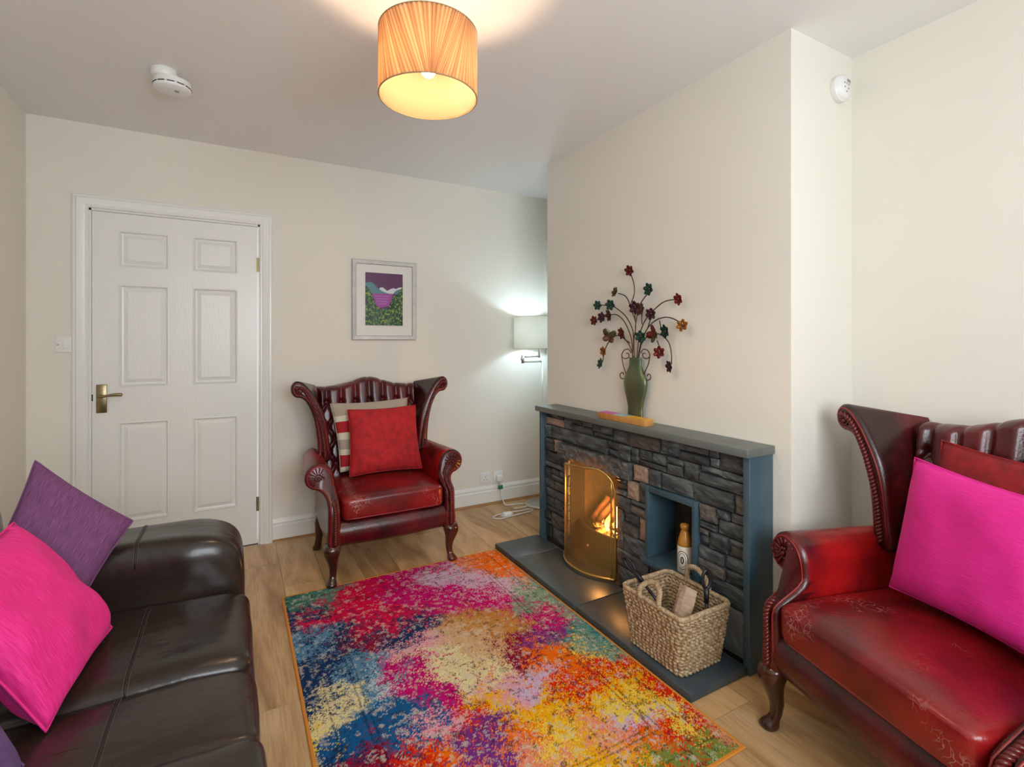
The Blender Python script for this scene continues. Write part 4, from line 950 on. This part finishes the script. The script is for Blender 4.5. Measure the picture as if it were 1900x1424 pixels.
# ------------------------------------------------------------------ rug
RP = "0.32,2.59,G 0.24,2.41,N 0.29,2.53,G 0.35,2.35,C 0.48,2.35,C 0.57,2.16,C 0.78,2.31,M 0.94,2.27,M 1.08,2.14,M 0.93,2.52,L 1.06,2.35,L 1.15,2.21,L 0.89,2.64,M 0.7,2.5,M 0.6,2.6,C 0.5,2.5,C 1.15,2.54,O 1.35,2.5,O 1.32,2.34,O 1.27,2.15,S 1.27,1.96,S 1.24,1.88,M 1.25,1.81,M 1.13,1.77,P 1.25,1.66,T 1.28,1.59,S 1.33,1.81,S 1.38,1.67,T 0.96,1.97,D 0.83,1.89,B 1.02,1.89,D 0.98,1.73,W 0.86,1.82,B 1.06,1.65,O 1.15,1.57,O 1.22,1.48,R 1.25,1.57,Y 0.77,1.71,K 0.69,1.82,K 0.65,1.93,I 0.57,1.81,M 0.53,1.75,M 0.61,2.06,N 0.48,2.07,W 0.39,2.16,N 0.28,2.14,U 0.22,2.04,N 0.32,2.01,N 0.39,1.91,U 0.48,1.89,U 0.47,1.77,E 0.4,1.75,U 0.26,1.92,N 0.21,1.82,N 0.28,1.74,K 0.31,1.76,K 0.23,1.64,Y 0.46,1.64,A 0.52,1.63,A 0.4,1.63,A 0.32,1.57,A 0.46,1.5,A 0.28,1.54,N 0.61,1.64,M 0.66,1.67,M 0.57,1.53,I 0.63,1.52,R 0.54,1.4,O 0.48,1.42,R 0.41,1.46,W 0.75,1.53,Q 0.83,1.54,I 0.96,1.53,L 0.82,1.42,Q 0.71,1.38,P 0.62,1.42,P 0.78,1.35,O 0.93,1.42,Q 0.77,1.27,H 0.86,1.28,Y 1.04,1.42,R 1.08,1.37,Q 1.14,1.31,Y 1.25,1.37,Q 1.29,1.35,R 1.12,1.24,L 1.02,1.23,H 1.25,1.24,Y 1.17,1.13,R 1.11,1.16,O 1.26,1.15,Y 1.38,1.21,R 1.32,1.11,R 1.35,1.05,H 1.09,1.09,F 1.21,1.05,F 0.92,1.22,Q 0.95,1.15,Q 1.29,1.02,F 0.5,1.2,A 0.3,1.2,N 0.7,1.1,Y 0.4,1.05,U"
RC = {'G':(.06,.17,.13),'N':(.012,.030,.085),'C':(.50,.012,.075),'M':(.42,.008,.14),'L':(.50,.38,.50),'O':(.62,.15,.025),'S':(.16,.26,.19),'T':(.07,.20,.19),'P':(.15,.04,.17),'D':(.40,.20,.07),'B':(.50,.34,.20),'W':(.20,.006,.035),'R':(.52,.05,.03),'Y':(.66,.48,.12),'K':(.62,.54,.32),'I':(.60,.30,.34),'U':(.10,.20,.29),'E':(.42,.50,.54),'A':(.022,.085,.20),'Q':(.64,.34,.06),'H':(.62,.24,.16),'F':(.15,.19,.05)}
ctl = [(float(a), float(b_), RC[c]) for a, b_, c in (s.split(',') for s in RP.split())]
CP = np.array([(c[0],c[1]) for c in ctl]); CC = np.array([c[2] for c in ctl])
RX0, RX1, RY0, RY1 = .205, 1.352, .985, 2.632
nx, ny = 330, 470
gx, gy = np.meshgrid(np.linspace(RX0, RX1, nx+1), np.linspace(RY0, RY1, ny+1))
rngn = np.random.default_rng(4)
def vnoise(x, y, s, seed):
    g = np.random.default_rng(seed).random((260,260)); X, Y = x*s+7, y*s+7; i, j = np.floor(X).astype(int), np.floor(Y).astype(int); fx, fy = X-i, Y-j
    fx, fy = fx*fx*(3-2*fx), fy*fy*(3-2*fy); i %= 259; j %= 259
    return (g[i,j]*(1-fx)+g[i+1,j]*fx)*(1-fy)+(g[i,j+1]*(1-fx)+g[i+1,j+1]*fx)*fy-.5
def fb(x, y, s, seed): return vnoise(x,y,s,seed)+.5*vnoise(x,y,s*2.1,seed+1)+.28*vnoise(x,y,s*4.3,seed+2)+.2*vnoise(x,y,s*9,seed+3)
jit = lambda k: k*(rngn.random(gx.shape)-.5)
wx = gx+.11*fb(gx,gy,8,10)+.06*fb(gx,gy,22,60)+.05*vnoise(gx,gy,40,15)+jit(.075); wy = gy+.11*fb(gx,gy,8,20)+.06*fb(gx,gy,22,70)+.05*vnoise(gx,gy,40,25)+jit(.075)
d2 = (wx[...,None]-CP[:,0])**2+(wy[...,None]-CP[:,1])**2
order = np.argsort(d2, -1)[...,:3]; near = order[...,0]; col = CC[near]
sp = vnoise(gx,gy,55,31)+.6*vnoise(gx,gy,110,36)+.5*(rngn.random(gx.shape)-.5); blot = fb(gx,gy,8,50)
col = np.where((sp > .30)[...,None], CC[order[...,1]], col); col = np.where((sp > .46)[...,None], CC[order[...,2]], col)
# faded medallion lines of the old pattern
cxr, cyr = (RX0+RX1)/2, (RY0+RY1)/2; rad = np.hypot((gx-cxr), (gy-cyr)*.8); ang = np.arctan2(gy-cyr, gx-cxr)
orn = np.sin(rad*58+2.2*np.sin(ang*8)+5*vnoise(gx,gy,16,90))*np.sin(gx*70+3*vnoise(gx,gy,14,91))*np.sin(gy*70+3*vnoise(gx,gy,14,92))
pale = (sp < -.33) & (blot > -.25) | ((orn > .5) & (sp < .1) & (rngn.random(gx.shape) < .7))
lum = col.mean(-1, keepdims=True)
col = np.where(pale[...,None], col*.40+np.array((.56,.50,.42))*.55, col)
sp2 = vnoise(gx,gy,60,77)+.6*vnoise(gx,gy,120,78)+.5*(rngn.random(gx.shape)-.5)
dark = (sp2 > .47) & (blot < .2) | ((orn < -.55) & (rngn.random(gx.shape) < .5))
col = np.where(dark[...,None], col*.30+np.array((.03,.012,.03))*.5, col)
band = np.minimum(np.minimum(gx-RX0, RX1-gx), np.minimum(gy-RY0, RY1-gy))
lines = (np.abs(band-.07) < .0035) | (np.abs(band-.17) < .0035) | (np.abs(band-.19) < .003)
col = np.where((lines & (rngn.random(gx.shape) < .65))[...,None], col*.45, col)
lum = col.mean(-1, keepdims=True); col = np.clip(lum+(col-lum)*1.22, 0, 1)*1.06
col = col*(1+.30*(rngn.random(gx.shape)-.5))[...,None]
edge = np.minimum(np.minimum(gx-RX0, RX1-gx), np.minimum(gy-RY0, RY1-gy))
gz = RUGT-.0016*np.exp(-edge/.004)+.0007*(rngn.random(gx.shape)-.5)
root = thing('rug', 'multicoloured abstract rug with orange bound edge in front of the hearth', 'rug', ((RX0+RX1)/2, (RY0+RY1)/2, 0))
vs = np.stack([gx-(RX0+RX1)/2, gy-(RY0+RY1)/2, gz], -1).reshape(-1,3)
ii = np.arange(nx)[None,:]; jj = np.arange(ny)[:,None]; a = jj*(nx+1)+ii
fs = np.stack([a, a+1, a+nx+2, a+nx+1], -1).reshape(-1,4)
me = bpy.data.meshes.new('pile'); me.from_pydata(vs.tolist(), [], fs.tolist())
at = me.color_attributes.new('tint', 'FLOAT_COLOR', 'POINT'); at.data.foreach_set('color', np.concatenate([np.clip(col,0,1).reshape(-1,3), np.ones((vs.shape[0],1))],1).astype(np.float32).ravel())
rm = mat('rug_pile', (.5,.3,.2), .9, bump=(420,.5,I3)); N = rm.node_tree.nodes; ca = N.new('ShaderNodeVertexColor'); ca.layer_name = 'tint'; rm.node_tree.links.new(ca.outputs[0], N['Principled BSDF'].inputs['Base Color'])
N['Principled BSDF'].inputs['Specular IOR Level'].default_value = .15
me.materials.append(rm); po = bpy.data.objects.new('pile', me); link(po, root)
hx, hy = (RX1-RX0)/2, (RY1-RY0)/2
ring = lambda o_: [(-hx-o_,-hy-o_),(hx+o_,-hy-o_),(hx+o_,hy+o_),(-hx-o_,hy+o_)]
rings = [[(ring(o_)[k][0], ring(o_)[k][1], z) for o_, z in ((-.004,.0002),(.006,.0002),(.008,.003),(.005,.0058),(-.002,.0062),(-.004,.005))] for k in (0,1,2,3,0)]
M['bind'] = mat('orange_binding', (.62,.22,.02), .7, bump=(200,.3,I3))
sharp(MB().loft(rings, caps=False).build('binding', M['bind'], root), 30)
